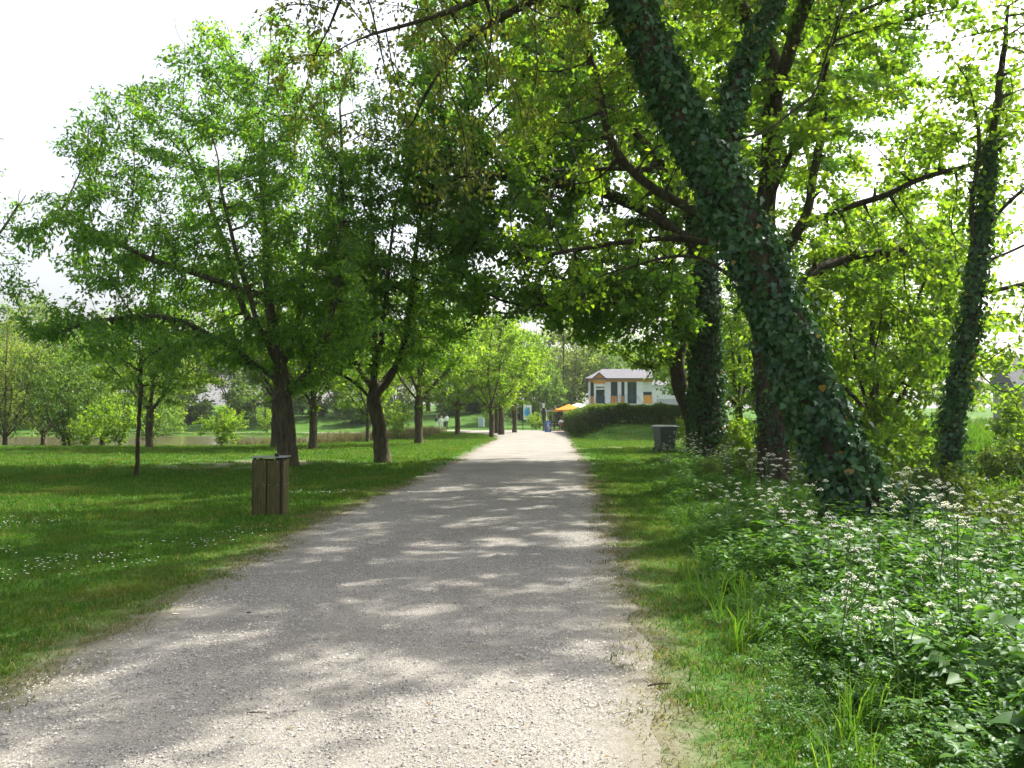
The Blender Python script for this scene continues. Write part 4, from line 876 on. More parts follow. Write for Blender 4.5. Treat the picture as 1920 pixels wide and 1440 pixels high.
# cow parsley
def parsley(seed):
    r = random.Random(seed); root = link('cow_parsley', None); h = r.uniform(.68, .95); st = MB(); heads = []
    main = [Vector((0, 0, 0)), Vector((r.uniform(-.03, .03), r.uniform(-.03, .03), h * .5)), Vector((r.uniform(-.07, .07), r.uniform(-.07, .07), h))]
    st.tube(main, [.0055, .0045, .003], 5); heads.append(main[2])
    for k in range(r.randint(4, 6)):
        t = r.uniform(.42, .75); a = r.uniform(0, 6.28); p0 = main[0].lerp(main[2], t); ln = r.uniform(.16, .3)
        p2 = p0 + Vector((math.cos(a) * ln * .6, math.sin(a) * ln * .6, ln)); p1 = (p0 + p2) / 2 + Vector((math.cos(a) * .03, math.sin(a) * .03, -.01)); st.tube([p0, p1, p2], [.0035, .003, .0022], 4); heads.append(p2)
    st.build('stem', M['stem'], root)
    V, F, t = ferny(seed + 60, .38); fo = link('foliage', raw_mesh('parsley_foliage', V, [F], M['weed'], {'tint': t}), root); fo['kind'] = 'stuff'
    for hd in heads:
        u = MB(); n = r.randint(10, 14); rad = r.uniform(.026, .042)
        for k in range(n):
            a = k * 2.4; q = rad * math.sqrt((k + .5) / n); tp = Vector((q * math.cos(a), q * math.sin(a), 0.04 - q * .6 + r.uniform(-.006, .006))); u.tube([(0, 0, 0), tp], .0011, 3, 0, False)
            rr_ = r.uniform(.006, .009); V = [tuple(tp + Vector((0, 0, .006)))] + [tuple(tp + Vector((rr_ * math.cos(b_) * r.uniform(.6, 1.1), rr_ * math.sin(b_) * r.uniform(.6, 1.1), r.uniform(-.003, .004)))) for b_ in np.arange(7) * 2 * PI / 7]
            u.add(V, [(0, 1 + j, 1 + (j + 1) % 7) for j in range(7)], 1)
        u.build('umbel', [M['stem'], M['petal']], root, tuple(hd))
    return root
protos = [parsley(k) for k in range(7)]
rp = random.Random(77); cand = cells(1.5, 14, 3.4, 34, .3); e = cand[:, 0] - weed_edge(cand[:, 1]); cand = cand[(e > .15) & (e < 4.2)]
wgt = .35 + .65 * (wob(cand[:, 0] * 1.7 + 3, cand[:, 1] * 1.7) > .0); wgt = wgt * np.where(cand[:, 1] < 13, 1.4, .55); wgt /= wgt.sum()
ch_ = cand[rng.choice(len(cand), 145, replace=False, p=wgt)]
for k, (x, y) in enumerate(ch_):
    src = protos[k % 7]; o = src if k < 7 else copy_tree(src)
    tag(o, 'cow parsley with white flower heads rising above the verge weeds', 'plant', 'cow parsley flowering on the right verge')
    ee = x - float(weed_edge(y)); s = rp.uniform(.75, 1.15) * (.6 + .4 * min(1, ee / 1.0)); o.location = (x, y, float(g(x, y)) - .02); o.rotation_euler = (rp.uniform(-.1, .1), rp.uniform(-.1, .1), rp.uniform(0, 6.28)); o.scale = (s, s, s)

# ------------------------------------------------------------------ litter bin of wooden boards
M['plank'] = noisy('plank', [(.25, (.035, .03, .013)), (.5, (.085, .074, .028)), (.75, (.15, .13, .06))], 5, 8, .85, .5, (14, 14, 1.0), .2, 9, .006)
M['black_metal'] = plain('black_metal', (.018, .018, .02), .5); M['steel'] = plain('steel', (.32, .32, .34), .35, .5, .8)
q = gpt(509, 962); t = thing('litter_bin', 'square litter bin of mossy wooden boards with metal lid beside the path', 'litter bin', tuple(q), .04)
hw = .225; zt = .90
for s in range(4):
    Mr = Matrix.Rotation(s * PI / 2, 4, 'Z')
    for k in range(2):
        x0 = -hw + .012 + k * .212; mb = MB(); mb.box(x0, x0 + .198, -hw - .028, -hw, -.06, zt - .008 * ((k + s) % 2), bev=.004)
        o = mb.build('board', M['plank'], t); o.matrix_local = Mr
        for zz in (.86, .5):
            for xx in (.03, .168):
                bmb = MB(); bmb.tube([(x0 + xx, -hw - .034, zz), (x0 + xx, -hw - .027, zz)], .007, 8); b_ = bmb.build('bolt', M['steel'], o)
mb = MB()
for sx in (-1, 1):
    for sy in (-1, 1): mb.box(sx * .205 - .02, sx * .205 + .02, sy * .205 - .02, sy * .205 + .02, -.05, zt + .028)
mb.build('frame', M['black_metal'], t)
MB().box(-.19, .19, -.19, .19, .05, .86).build('liner', M['black_metal'], t)
lid = MB().box(-.27, .27, -.27, .27, zt + .028, zt + .045, bev=.004).build('lid', M['steel'], t)
MB().box(.10, .17, -.20, -.14, zt + .045, zt + .10, bev=.008).build('latch', M['black_metal'], lid)

# ------------------------------------------------------------------ wheeled bin
M['bin_plastic'] = plain('bin_plastic', (.055, .07, .08), .45, .5, var=.08); M['rubber'] = plain('rubber', (.015, .015, .015), .8)
q = gpt(1246, 842, 38); t = thing('wheeled_bin', 'dark grey plastic wheeled rubbish bin on the grass near the hedge', 'bin', tuple(q), math.radians(16))
bw, bd, bh = .40, .42, 1.08
mb = MB(); rings = []
for z, s in ((.10, .80), (.14, .82), (.9, .97), (.92, 1.04), (bh - .02, 1.05), (bh, 1.06)): rings.append((z, s))
V = []; F = []
for z, s in rings:
    c = .05
    for (x, y) in ((-bw + c, -bd), (bw - c, -bd), (bw, -bd + c), (bw, bd - c), (bw - c, bd), (-bw + c, bd), (-bw, bd - c), (-bw, -bd + c)): V.append((x * s, y * s, z))
for k in range(len(rings) - 1):
    for j in range(8): F.append((k * 8 + j, k * 8 + (j + 1) % 8, k * 8 + 8 + (j + 1) % 8, k * 8 + 8 + j))
F.append(tuple(reversed(range(8)))); F.append(tuple(range(len(V) - 8, len(V)))); mb.add(V, F); mb.build('body', M['bin_plastic'], t)
mb = MB(); V = []
for z, s in ((bh + .002, 1.12), (bh + .03, 1.12), (bh + .075, .98), (bh + .09, .7)):
    for (x, y) in ((-bw, -bd), (bw, -bd), (bw, bd), (-bw, bd)): V.append((x * s, y * s - .02, z))
F = [(3, 2, 1, 0), (12, 13, 14, 15)] + [(k * 4 + j, k * 4 + (j + 1) % 4, k * 4 + 4 + (j + 1) % 4, k * 4 + 4 + j) for k in range(3) for j in range(4)]
mb.add(V, F); lid = mb.build('lid', M['bin_plastic'], t)
MB().tube([(-.3, bd * 1.08, bh - .02), (-.3, bd * 1.25, bh + .02), (.3, bd * 1.25, bh + .02), (.3, bd * 1.08, bh - .02)], .018, 8).build('handle', M['bin_plastic'], t)
for s in (-1, 1):
    mb = MB(); mb.box(s * .26 - .05, s * .26 + .05, -bd * 1.09, -bd * 1.0, .80, .86, bev=.01); mb.build('grip', M['bin_plastic'], t)
    for yy in (.30, -.26):
        wb = MB(); rad = .11 if yy > 0 else .07; wb.tube([(s * .36 - .03, yy, rad - .01), (s * .36 + .03, yy, rad - .01)], rad, 16); wb.build('wheel', M['rubber'], t)

# ------------------------------------------------------------------ clipped hedge on the bank
hl = np.array([(5.5, 84), (5.6, 76), (5.7, 68), (5.9, 62), (6.5, 60.2), (8, 60), (10.5, 60), (12.2, 60.2)])
hb = hl.copy(); t = thing('hedge', 'clipped evergreen hedge running along the top of the grassy bank', 'hedge', (float(hl[3, 0]), float(hl[3, 1]), float(g(*hl[3]))))
o0 = np.array(t.location)
seg = np.linalg.norm(np.diff(hl, axis=0), axis=1); tt = np.r_[0, np.cumsum(seg)]; n = 26000; s = rng.uniform(0, tt[-1], n) ; s = np.where(rng.uniform(0, 1, n) < .45, rng.uniform(tt[3], tt[-1], n), s)
def hedge_at(s): return np.stack([np.interp(s, tt, hl[:, 0]), np.interp(s, tt, hl[:, 1])], 1)
c = hedge_at(s); tn = unit(hedge_at(np.minimum(s + .2, tt[-1])) - hedge_at(np.maximum(s - .2, 0))); nr = np.stack([-tn[:, 1], tn[:, 0]], 1)
topz = np.interp(s, tt, [1.72, 1.86, 2.02, 2.16, 2.2, 2.18, 2.14, 2.05]); HW = .55
u = rng.uniform(0, 1, n); side = np.where(u < .36, -1., np.where(u < .72, 1., 0.)); zz = rng.uniform(0, 1, n)
off = np.where(side == 0, rng.uniform(-HW, HW, n), side * HW) + rng.normal(size=n) * .06; lump = .07 * np.sin(s * 2.1) + .05 * np.sin(s * 5.3 + 1)
P2 = c + nr * off[:, None]; gb = g(P2[:, 0], P2[:, 1]); z = np.where(side == 0, topz + lump, gb + .1 + (topz + lump - gb - .1) * zz) + rng.normal(size=n) * .05
Pb = np.column_stack([P2, z]) - o0; ndir = np.column_stack([nr * side[:, None], (side == 0) * 1.0]) + rng.normal(size=(n, 3)) * .5; dd = rng.normal(size=(n, 3)) * .7 + (0, 0, .3)
ll = rng.uniform(.10, .2, n); V, F = place(KITE, KITE_F, Pb, dd, ndir, ll, ll * .6)
fo = link('foliage', raw_mesh('hedge_foliage', V, [F], M['hedge'], {'tint': np.repeat(np.clip(rng.uniform(0, 1, n) * .7 + .3 * (side == 0), 0, 1), 4)}), t); fo['kind'] = 'stuff'  # top leaves tinted lighter: the sunlit hedge top is put into the colour
ss = np.linspace(0, tt[-1], 60); cc = hedge_at(ss); tn = unit(hedge_at(np.minimum(ss + .2, tt[-1])) - hedge_at(np.maximum(ss - .2, 0))); nr = np.stack([-tn[:, 1], tn[:, 0]], 1); tz = np.interp(ss, tt, [1.72, 1.86, 2.02, 2.16, 2.2, 2.18, 2.14, 2.05]) - .1
V = []
for k in range(60):
    for a, b_ in ((-.42, 0), (-.42, 1), (.42, 1), (.42, 0)):
        p = cc[k] + nr[k] * a; V.append((p[0] - o0[0], p[1] - o0[1], (tz[k] if b_ else float(g(*p)) + .25) - o0[2]))
F = [(k * 4 + j, k * 4 + (j + 1) % 4, k * 4 + 4 + (j + 1) % 4, k * 4 + 4 + j) for k in range(59) for j in range(4)] + [(0, 1, 2, 3), (239, 238, 237, 236)]
mb = MB(); mb.add(V, F); mb.build('light_block_core', noisy('hedge_core', [(.3, (.012, .018, .008)), (.7, (.03, .045, .015))], 6, 5, .95), t)  # solid dark core added inside the hedge to block light between the leaves
for k in range(14):
    p = hedge_at(np.array([tt[3] + .4 + k * .48]))[0]; zb = float(g(*p)); MB().tube([(p[0] - o0[0], p[1] - o0[1], zb - .1 - o0[2]), (p[0] - o0[0] + .08 * (-1) ** k, p[1] - o0[1], zb + .6 - o0[2])], [.04, .025], 6).build('stem', M['bark_dark'], t)

# ------------------------------------------------------------------ pavilion building
M['render_white'] = noisy('render_white', [(.3, (.60, .62, .63)), (.7, (.72, .74, .75))], 1.5, 6, .85, .1); M['orange'] = noisy('orange_panel', [(.3, (.55, .24, .05)), (.7, (.66, .30, .07))], 3, 5, .6, 0, (1, 1, .2))
M['teal'] = plain('teal_frame', (.03, .07, .09), .5); M['slate'] = noisy('slate', [(.3, (.09, .09, .10)), (.7, (.15, .15, .165))], 5, 6, .85, .3, (1, 1, 1), .08)
def glass_mat():
    m, n, L, out = mat('window_glass'); p = n.new('ShaderNodeBsdfPrincipled'); p.inputs['Base Color'].default_value = (.03, .05, .055, 1); p.inputs['Roughness'].default_value = .06; p.inputs['Specular IOR Level'].default_value = .8; L.new(p.outputs[0], out.inputs[0]); return m
M['glass'] = glass_mat()
YB = 100.0; ux = lambda px: gx(px, YB); uz = lambda py: gz(py, YB)
bx0 = ux(1103); zf = uz(757); gb = float(g(bx0 + 4, YB)); t = thing('pavilion', 'white and orange single-storey pavilion with slate roof and teal windows above the hedge', 'building', (bx0, YB, gb), -.11)
def bb(name, px0, px1, y0, y1, z0, z1, m, par=t, bev=0): return MB().box(ux(px0) - bx0, ux(px1) - bx0, y0, y1, z0 - gb, z1 - gb, bev=bev).build(name, M[m], par)
ze = uz(709.5)
bb('plinth', 1103, 1222, .10, 9, gb - .6, zf, 'render_white')
for a, b_, yy in ((1103.4, 1106.8, 0), (1113.8, 1117.3, -.25), (1133.6, 1144.8, -.06), (1157.7, 1164.5, -.04), (1170.6, 1175.8, -.03), (1193, 1205, -.05)): bb('pillar', a, b_, yy, .6, zf + .002, ze - .40, 'render_white')
bb('wall', 1104, 1222, .45, 9, zf + .004, ze - .402, 'render_white')
bb('frieze', 1103, 1222, .02, .7, ze - .40, ze - .02, 'orange')
for a, b_ in ((1106.9, 1113.7), (1144.9, 1170.5)): bb('orange_panel', a, b_, .12, .445, zf + .004, uz(743), 'orange')
bb('orange_panel', 1205.1, 1221.6, -.02, .445, zf + .004, uz(741.5), 'orange')
def window(px0, px1, zb, zt_, ym, mull=0):
    w_ = MB(); x0, x1 = ux(px0) - bx0, ux(px1) - bx0; z0, z1 = zb - gb, zt_ - gb; f = .09
    w_.box(x0, x0 + f, ym, ym + .1, z0, z1); w_.box(x1 - f, x1, ym, ym + .1, z0, z1); w_.box(x0 + f, x1 - f, ym, ym + .1, z0, z0 + f); w_.box(x0 + f, x1 - f, ym, ym + .1, z1 - f, z1)
    for k in range(mull): xm = x0 + (x1 - x0) * (k + 1) / (mull + 1); w_.box(xm - .04, xm + .04, ym + .002, ym + .098, z0 + f, z1 - f)
    o = w_.build('window', M['teal'], t); MB().box(x0 + f, x1 - f, ym + .05, ym + .07, z0 + f, z1 - f).build('pane', M['glass'], o); return o
window(1107, 1113.6, uz(743) + .01, ze - .41, .30); window(1145.2, 1157.6, uz(743) + .01, ze - .41, .30); window(1164.7, 1170.5, uz(743) + .01, ze - .41, .30); window(1175.9, 1192.9, zf + .01, ze - .41, .30, 1); window(1205.2, 1221, uz(741) + .01, uz(735), .3)
d_ = bb('door', 1117.6, 1133.4, .30, .40, zf + .006, uz(727), 'teal'); MB().box(ux(1118.6) - bx0, ux(1132.4) - bx0, .26, .298, zf + .1 - gb, uz(728) - gb).build('pane', M['glass'], d_); MB().tube([(ux(1131) - bx0, .22, zf + 1 - gb), (ux(1131) - bx0, .22, zf + 1.3 - gb)], .02, 6).build('handle', M['steel'], d_)
bb('sign_band', 1113.9, 1133.4, -.18, .29, uz(725), uz(718.5), 'render_white'); bb('sign_band', 1117.4, 1133.4, -.02, .29, uz(730.5), uz(727.8), 'render_white')
# entrance gable with round lamp
mb = MB(); xa, xb, xc = ux(1112.5) - bx0, ux(1135) - bx0, ux(1123.5) - bx0; za, zc = uz(710.5) - gb, uz(698) - gb
mb.add([(xa, -.3, za - .55), (xb, -.3, za - .55), (xb, -.3, za), (xc, -.3, zc - .15), (xa, -.3, za), (xa, 0, za - .55), (xb, 0, za - .55), (xb, 0, za), (xc, 0, zc - .15), (xa, 0, za)], [(0, 1, 2, 3, 4), (9, 8, 7, 6, 5), (0, 5, 6, 1), (1, 6, 7, 2), (2, 7, 8, 3), (3, 8, 9, 4), (4, 9, 5, 0)]); mb.build('gable', M['orange'], t)
MB().tube([(xc, -.42, za - .05), (xc, -.3, za - .05)], .16, 12).build('wall_lamp', M['steel'], t)
r_ = MB(); zr = uz(694) - gb; x0, x1 = -.35, ux(1223) - bx0; ee = ze - gb
r_.add([(x0, -.5, ee), (x1, -.5, ee), (x1, 4.5, zr + .35), (x0 + 1.9, 4.5, zr + .35), (x0, 9.5, ee), (x1, 9.5, ee), (x0, -.5, ee - .12), (x1, -.5, ee - .12), (x1, 9.5, ee - .12), (x0, 9.5, ee - .12)], [(0, 1, 2, 3), (3, 2, 5, 4), (0, 3, 4), (6, 7, 1, 0), (7, 8, 5, 2, 1), (8, 9, 4, 5), (9, 6, 0, 4), (9, 8, 7, 6)]); rf = r_.build('roof', M['slate'], t)
p_ = MB()
for sg in (-1, 1):
    xe = xc + sg * (xb - xc + .25); p_.add([(xe, -.55, za - .08), (xc, -.55, zc), (xc, 2.4, zc), (xe, 1.2, za - .08), (xe, -.55, za - .2), (xc, -.55, zc - .12), (xc, 2.4, zc - .12), (xe, 1.2, za - .2)], [(0, 1, 2, 3), (7, 6, 5, 4), (0, 4, 5, 1), (2, 6, 7, 3), (3, 7, 4, 0)])
p_.build('gable_roof', M['slate'], rf)
# terrace railing and stair rail
rl = MB()
for k, px in enumerate(np.linspace(1145, 1176, 6)): rl.tube([(ux(px) - bx0, -.9, zf - .1 - gb), (ux(px) - bx0, -.9, uz(741.5) - gb)], .025, 6)
for py in (741.5, 745, 748.5, 752): rl.tube([(ux(1145) - bx0, -.9, uz(py) - gb), (ux(1176) - bx0, -.9, uz(py) - gb)], .02, 6)
for px in np.linspace(1117, 1134, 5): rl.tube([(ux(px) - bx0, -.9, zf - .1 - gb), (ux(px) - bx0, -.9, uz(744) - gb)], .018, 6)
for py in (744, 748, 752): rl.tube([(ux(1117) - bx0, -.9, uz(py) - gb), (ux(1134) - bx0, -.9, uz(py) - gb)], .016, 6)
rl.build('railing', M['teal'], t)
sr = MB()
for dy in (0, 3.5, 7): sr.tube([(ux(1176) - bx0, -.9, uz(742 + dy) - gb), (ux(1193) - bx0, -.9, uz(742 + dy) - gb), (ux(1206) - bx0, -1.4, uz(757 + dy) - gb), (ux(1214) - bx0, -1.6, uz(768 + dy) - gb)], .02, 6)
sr.build('stair_rail', M['teal'], t)
MB().box(ux(1110) - bx0, ux(1194) - bx0, -1.1, .095, gb - .6 - gb, zf - .10 - gb).build('terrace', M['render_white'], t)
for k in range(8): MB().box(ux(1194) - bx0 + k * .3 + .003, ux(1194) - bx0 + (k + 1) * .3, -1.1, .08, -.6, zf - .12 - (k + 1) * .19 - gb).build('step', M['render_white'], t)
# white wing to the right
gw = float(g(ux(1240), 104)); t2 = thing('white_building', 'plain white rendered building joined to the right of the orange pavilion', 'building', (ux(1224), YB + 1.0, gw))
wx = gx(1300, 102) - ux(1224)
MB().box(0, wx, 0, 8, -.6, uz(722) - gw).build('wall', M['render_white'], t2)
MB().box(.6, wx + .02, -.02, -.002, -.5, uz(747.5) - gw).build('base_band', plain('grey_band', (.42, .45, .48), .8), t2)
mb = MB(); mb.add([(-.3, -.4, uz(722) - gw), (wx + .4, -.4, uz(722) - gw), (wx + .4, 4, uz(705) - gw), (-.3, 4, uz(705) - gw), (-.3, 8.4, uz(722) - gw), (wx + .4, 8.4, uz(722) - gw)], [(0, 1, 2, 3), (3, 2, 5, 4), (0, 3, 4), (1, 5, 2), (0, 4, 5, 1)]); mb.build('roof', M['slate'], t2)
for k in range(3): MB().box(2.2 + k * 1.6, 3.0 + k * 1.6, -.03, -.022, uz(741) - gw, uz(728) - gw).build('window', M['glass'], t2)
MB().tube([(-.12, -.1, -.5), (-.12, -.1, uz(722) - gw)], .06, 8).build('downpipe', M['render_white'], t2)

# house at the far right
q = np.array([gx(1978, 62), 62.0]); gh = float(g(*q)); t = thing('small_house', 'small house with grey roof beyond the sunny meadow on the right', 'house', (q[0], 62, gh), -.25)
M['stone_wall'] = noisy('stone_wall', [(.3, (.24, .21, .18)), (.7, (.36, .33, .29))], 6, 6, .9, .4)
MB().box(-3.2, 4, -3, 3, -.5, 2.5).build('wall', M['stone_wall'], t)
mb = MB(); mb.add([(-3.5, -3.4, 2.4), (4.3, -3.4, 2.4), (4.3, 3.4, 2.4), (-3.5, 3.4, 2.4), (-3.5, 0, 4.6), (4.3, 0, 4.6)], [(0, 1, 5, 4), (2, 3, 4, 5), (1, 2, 5), (3, 0, 4), (3, 2, 1, 0)]); rf = mb.build('roof', M['slate'], t); MB().box(2.6, 3.2, -.3, .3, 4.1, 5.3).build('chimney', M['stone_wall'], rf)
for x in (-2.0, .6): w_ = MB().box(x, x + .9, -3.06, -2.99, .9, 2.0).build('window', M['render_white'], t); MB().box(x + .08, x + .82, -3.075, -3.061, .98, 1.92).build('pane', M['glass'], w_)
d_ = MB().box(-.75, .15, -3.05, -2.99, -.1, 1.95).build('door', M['teal'], t)

# ------------------------------------------------------------------ signs, parasols and terrace furniture
M['orange_cloth'] = leaf_mat('orange_cloth', [(0, (.62, .30, .07)), (1, (.62, .30, .07))], 1.0, .35, .0); M['white_cloth'] = leaf_mat('white_cloth', [(0, (.75, .74, .70)), (1, (.75, .74, .70))], 1.0, .3, .0)
def parasol(label, x, y, zp, ze_, hw_, m, rz, group=None):
    gz_ = float(g(x, y)); t = thing('parasol', label, 'parasol', (x, y, gz_), rz)
    MB().tube([(0, 0, -.05), (0, 0, zp - gz_)], .03, 8).build('pole', M['steel'], t)
    mb = MB(); a, b_ = zp - gz_, ze_ - gz_; V = [(0, 0, a)]
    for k in range(8):
        an_ = k * PI / 4 + PI / 4; r__ = hw_ * (1.38 if k % 2 == 0 else .98); V.append((math.cos(an_) * r__, math.sin(an_) * r__, b_ + (0 if k % 2 == 0 else .06)))
    V += [(v[0], v[1], v[2] - .16) for v in V[1:]]
    mb.add(V, [(0, 1 + k, 1 + (k + 1) % 8) for k in range(8)] + [(1 + k, 9 + k, 9 + (k + 1) % 8, 1 + (k + 1) % 8) for k in range(8)]); mb.build('canopy', M[m], t)
    for k in range(4):
        an_ = k * PI / 2 + PI / 4; MB().tube([(0, 0, a - .45), (math.cos(an_) * hw_ * .7, math.sin(an_) * hw_ * .7, a - (a - b_) * .5 - .03)], .012, 5).build('rib', M['steel'], t)
    mb = MB(); mb.tube([(0, 0, -.02), (0, 0, .1)], [.3, .26], 12); mb.build('base', M['black_metal'], t)
parasol('open orange parasol at the terrace behind the hedge', gx(1067, 90), 90, 2.72, 2.1, 1.45, 'orange_cloth', .1)
parasol('open white parasol behind the hedge next to the orange one', gx(1084, 94), 94, 2.9, 2.3, 1.3, 'white_cloth', .4)
def picture_mat(name, bgc, blobs, scale=1.0):
    """printed picture: soft-edged patches at fixed spots on the panel, object coordinates"""
    m, n, L, out = mat(name); tc = n.new('ShaderNodeTexCoord'); cur = None
    nz_ = n.new('ShaderNodeTexNoise'); nz_.inputs['Scale'].default_value = 5; L.new(tc.outputs['Object'], nz_.inputs['Vector'])
    base = n.new('ShaderNodeRGB'); base.outputs[0].default_value = (*bgc, 1); cur = base.outputs[0]
    for (x, z, rx, rz_, c) in blobs:
        mp = n.new('ShaderNodeMapping'); mp.inputs['Location'].default_value = (-x / rx, 0, -z / rz_); mp.inputs['Scale'].default_value = (1 / rx, 0, 1 / rz_)
        L.new(tc.outputs['Object'], mp.inputs[0]); ln = n.new('ShaderNodeVectorMath'); ln.operation = 'LENGTH'; L.new(mp.outputs[0], ln.inputs[0])
        ad = n.new('ShaderNodeMath'); ad.operation = 'MULTIPLY_ADD'; ad.inputs[1].default_value = .9; L.new(nz_.outputs[0], ad.inputs[0]); L.new(ln.outputs['Value'], ad.inputs[2])
        mr = n.new('ShaderNodeMapRange'); mr.inputs[1].default_value = 1.5; mr.inputs[2].default_value = 1.25; L.new(ad.outputs[0], mr.inputs[0])
        mx = n.new('ShaderNodeMix'); mx.data_type = 'RGBA'; L.new(mr.outputs[0], mx.inputs[0]); L.new(cur, mx.inputs[6]); mx.inputs[7].default_value = (*c, 1); cur = mx.outputs[2]
    p = n.new('ShaderNodeBsdfPrincipled'); p.inputs['Roughness'].default_value = .4; L.new(cur, p.inputs['Base Color']); L.new(p.outputs[0], out.inputs[0]); return m
# poster board
YP = 95.0; q = gpt(989, 799, YP); t = thing('poster_board', 'tall white poster board with a blue splash picture on dark posts', 'sign', tuple(q))
wz0, wz1 = gz(787, YP) - q[2], gz(759.5, YP) - q[2]; hw2 = (997 - 981.5) / 2 / F_PX * YP
pm = picture_mat('poster', (.74, .74, .72), [(-.05, (wz0 + wz1) / 2, .36, .62, (.10, .42, .66)), (.02, (wz0 + wz1) / 2 - .05, .22, .36, (.05, .28, .62)), (.12, (wz0 + wz1) / 2 + .35, .12, .22, (.10, .40, .22)), (-.1, wz0 + .25, .14, .06, (.7, .35, .35)), (.25, wz0 + .5, .14, .10, (.3, .55, .25))])
MB().box(-hw2, hw2, -.05, .05, wz0, wz1, bev=.01).build('panel', pm, t)
for s in (-1, 1): MB().box(s * (hw2 + .05) - .045, s * (hw2 + .05) + .045, -.05, .05, -.3, wz1 + .06).build('post', M['black_metal'], t)
# A-board
YA = 82.0; q = gpt(1027.5, 810, YA); t = thing('pavement_sign', 'blue picture sign standing on the sunlit gravel', 'sign', tuple(q), .12)
pm = picture_mat('ice_poster', (.05, .14, .48), [(0, .62, .12, .16, (.62, .55, .62)), (.06, .40, .14, .12, (.72, .55, .45)), (-.06, .34, .1, .2, (.45, .18, .22)), (.02, .85, .18, .08, (.35, .5, .75)), (.05, .15, .2, .08, (.10, .35, .65))])
for s in (-1, 1):
    mb = MB(); mb.add([(-.27, s * .22, 0), (.27, s * .22, 0), (.27, s * .03, 1.02), (-.27, s * .03, 1.02), (-.27, s * .19, 0), (.27, s * .19, 0), (.27, 0 + s * .002, 1.02), (-.27, s * .002, 1.02)], [(0, 1, 2, 3), (7, 6, 5, 4), (0, 4, 5, 1), (1, 5, 6, 2), (2, 6, 7, 3), (3, 7, 4, 0)]); mb.build('panel', pm, t)
MB().tube([(-.27, 0, 1.03), (.27, 0, 1.03)], .015, 6).build('hinge_bar', M['steel'], t)
# grey panel on legs
YG = 97.0; q = gpt(902, 806, YG); q[2] = float(g(q[0], YG)); t = thing('information_panel', 'pale grey panel on two thin legs on the grass behind the vase-shaped tree', 'sign', tuple(q), -.15)
z0, z1 = gz(800, YG) - q[2], gz(783, YG) - q[2]; MB().box(-.3, .3, -.05, .05, z0, z1, bev=.01).build('panel', plain('grey_blue', (.36, .45, .52), .5), t); MB().box(.302, .34, -.06, .06, z0, z1).build('edge_strip', M['render_white'], t)
for s in (-1, 1): MB().box(s * .27 - .02, s * .27 + .02, -.04, .04, -.3, z0 + .002).build('leg', M['steel'], t)
# black post with white box lamp, wooden post, rails, white arm post
YL = 88.0; q = gpt(1019, 800, YL); t = thing('lamp_post', 'black post with a white box lantern near the blue sign', 'lamp post', tuple(q))
MB().box(-.07, .07, -.07, .07, -.3, gz(752, YL) - q[2]).build('post', M['black_metal'], t); MB().box(-.11, .11, -.16, -.072, gz(765, YL) - q[2], gz(756, YL) - q[2], bev=.01).build('lantern', M['render_white'], t); MB().box(-.14, .2, -.06, .06, gz(789, YL) - q[2], gz(767, YL) - q[2], bev=.01).build('notice_case', plain('case', (.03, .035, .045), .4), t)
YL = 86.0; q = gpt(1019, 802.5, YL); t = tag(MB().box(-.075, .075, -.075, .075, -.3, .78, bev=.015).build('wooden_post', M['plank'], None, tuple(q)), 'short brown wooden post beside the blue sign', 'post')
YR = 90.0; q = np.array([gx(1040, YR), YR, float(g(gx(1040, YR), YR))]); t = thing('wooden_rail', 'low wooden rail fence along the terrace edge beside the blue sign', 'fence', tuple(q))
MB().box(-1.05, .9, -.05, .05, .78, .90, bev=.01).build('top_rail', M['plank'], t)
for x in (-.98, -.05, .8): MB().box(x - .06, x + .06, -.049, .049, -.3, .779).build('post', M['plank'], t)
YW = 91.0; q = np.array([gx(1025, YW), YW, float(g(gx(1025, YW), YW))]); t = thing('awning_frame', 'thin white frame with a short flat top behind the blue sign', 'frame', tuple(q))
MB().tube([(0, 0, -.2), (0, 0, gz(771, YW) - q[2])], .03, 8).build('post', M['render_white'], t); MB().box(-.05, .62, -.3, .3, gz(771, YW) - q[2], gz(769.8, YW) - q[2]).build('top', M['render_white'], t); MB().tube([(.58, 0, -.2), (.58, 0, gz(771, YW) - q[2] + .002)], .025, 8).build('post', M['steel'], t)
q = gpt(1048, 806, 85.5); tag(MB().box(-.9, .45, -.5, .5, -.05, .1, bev=.02).build('terrace_step', noisy('brick_edge', [(.3, (.18, .08, .05)), (.7, (.26, .12, .08))], 8, 4, .9), None, (q[0] + .1, 87.5, float(g(q[0], 87.5)))), 'low brown edging step at the terrace by the hedge end', 'step')
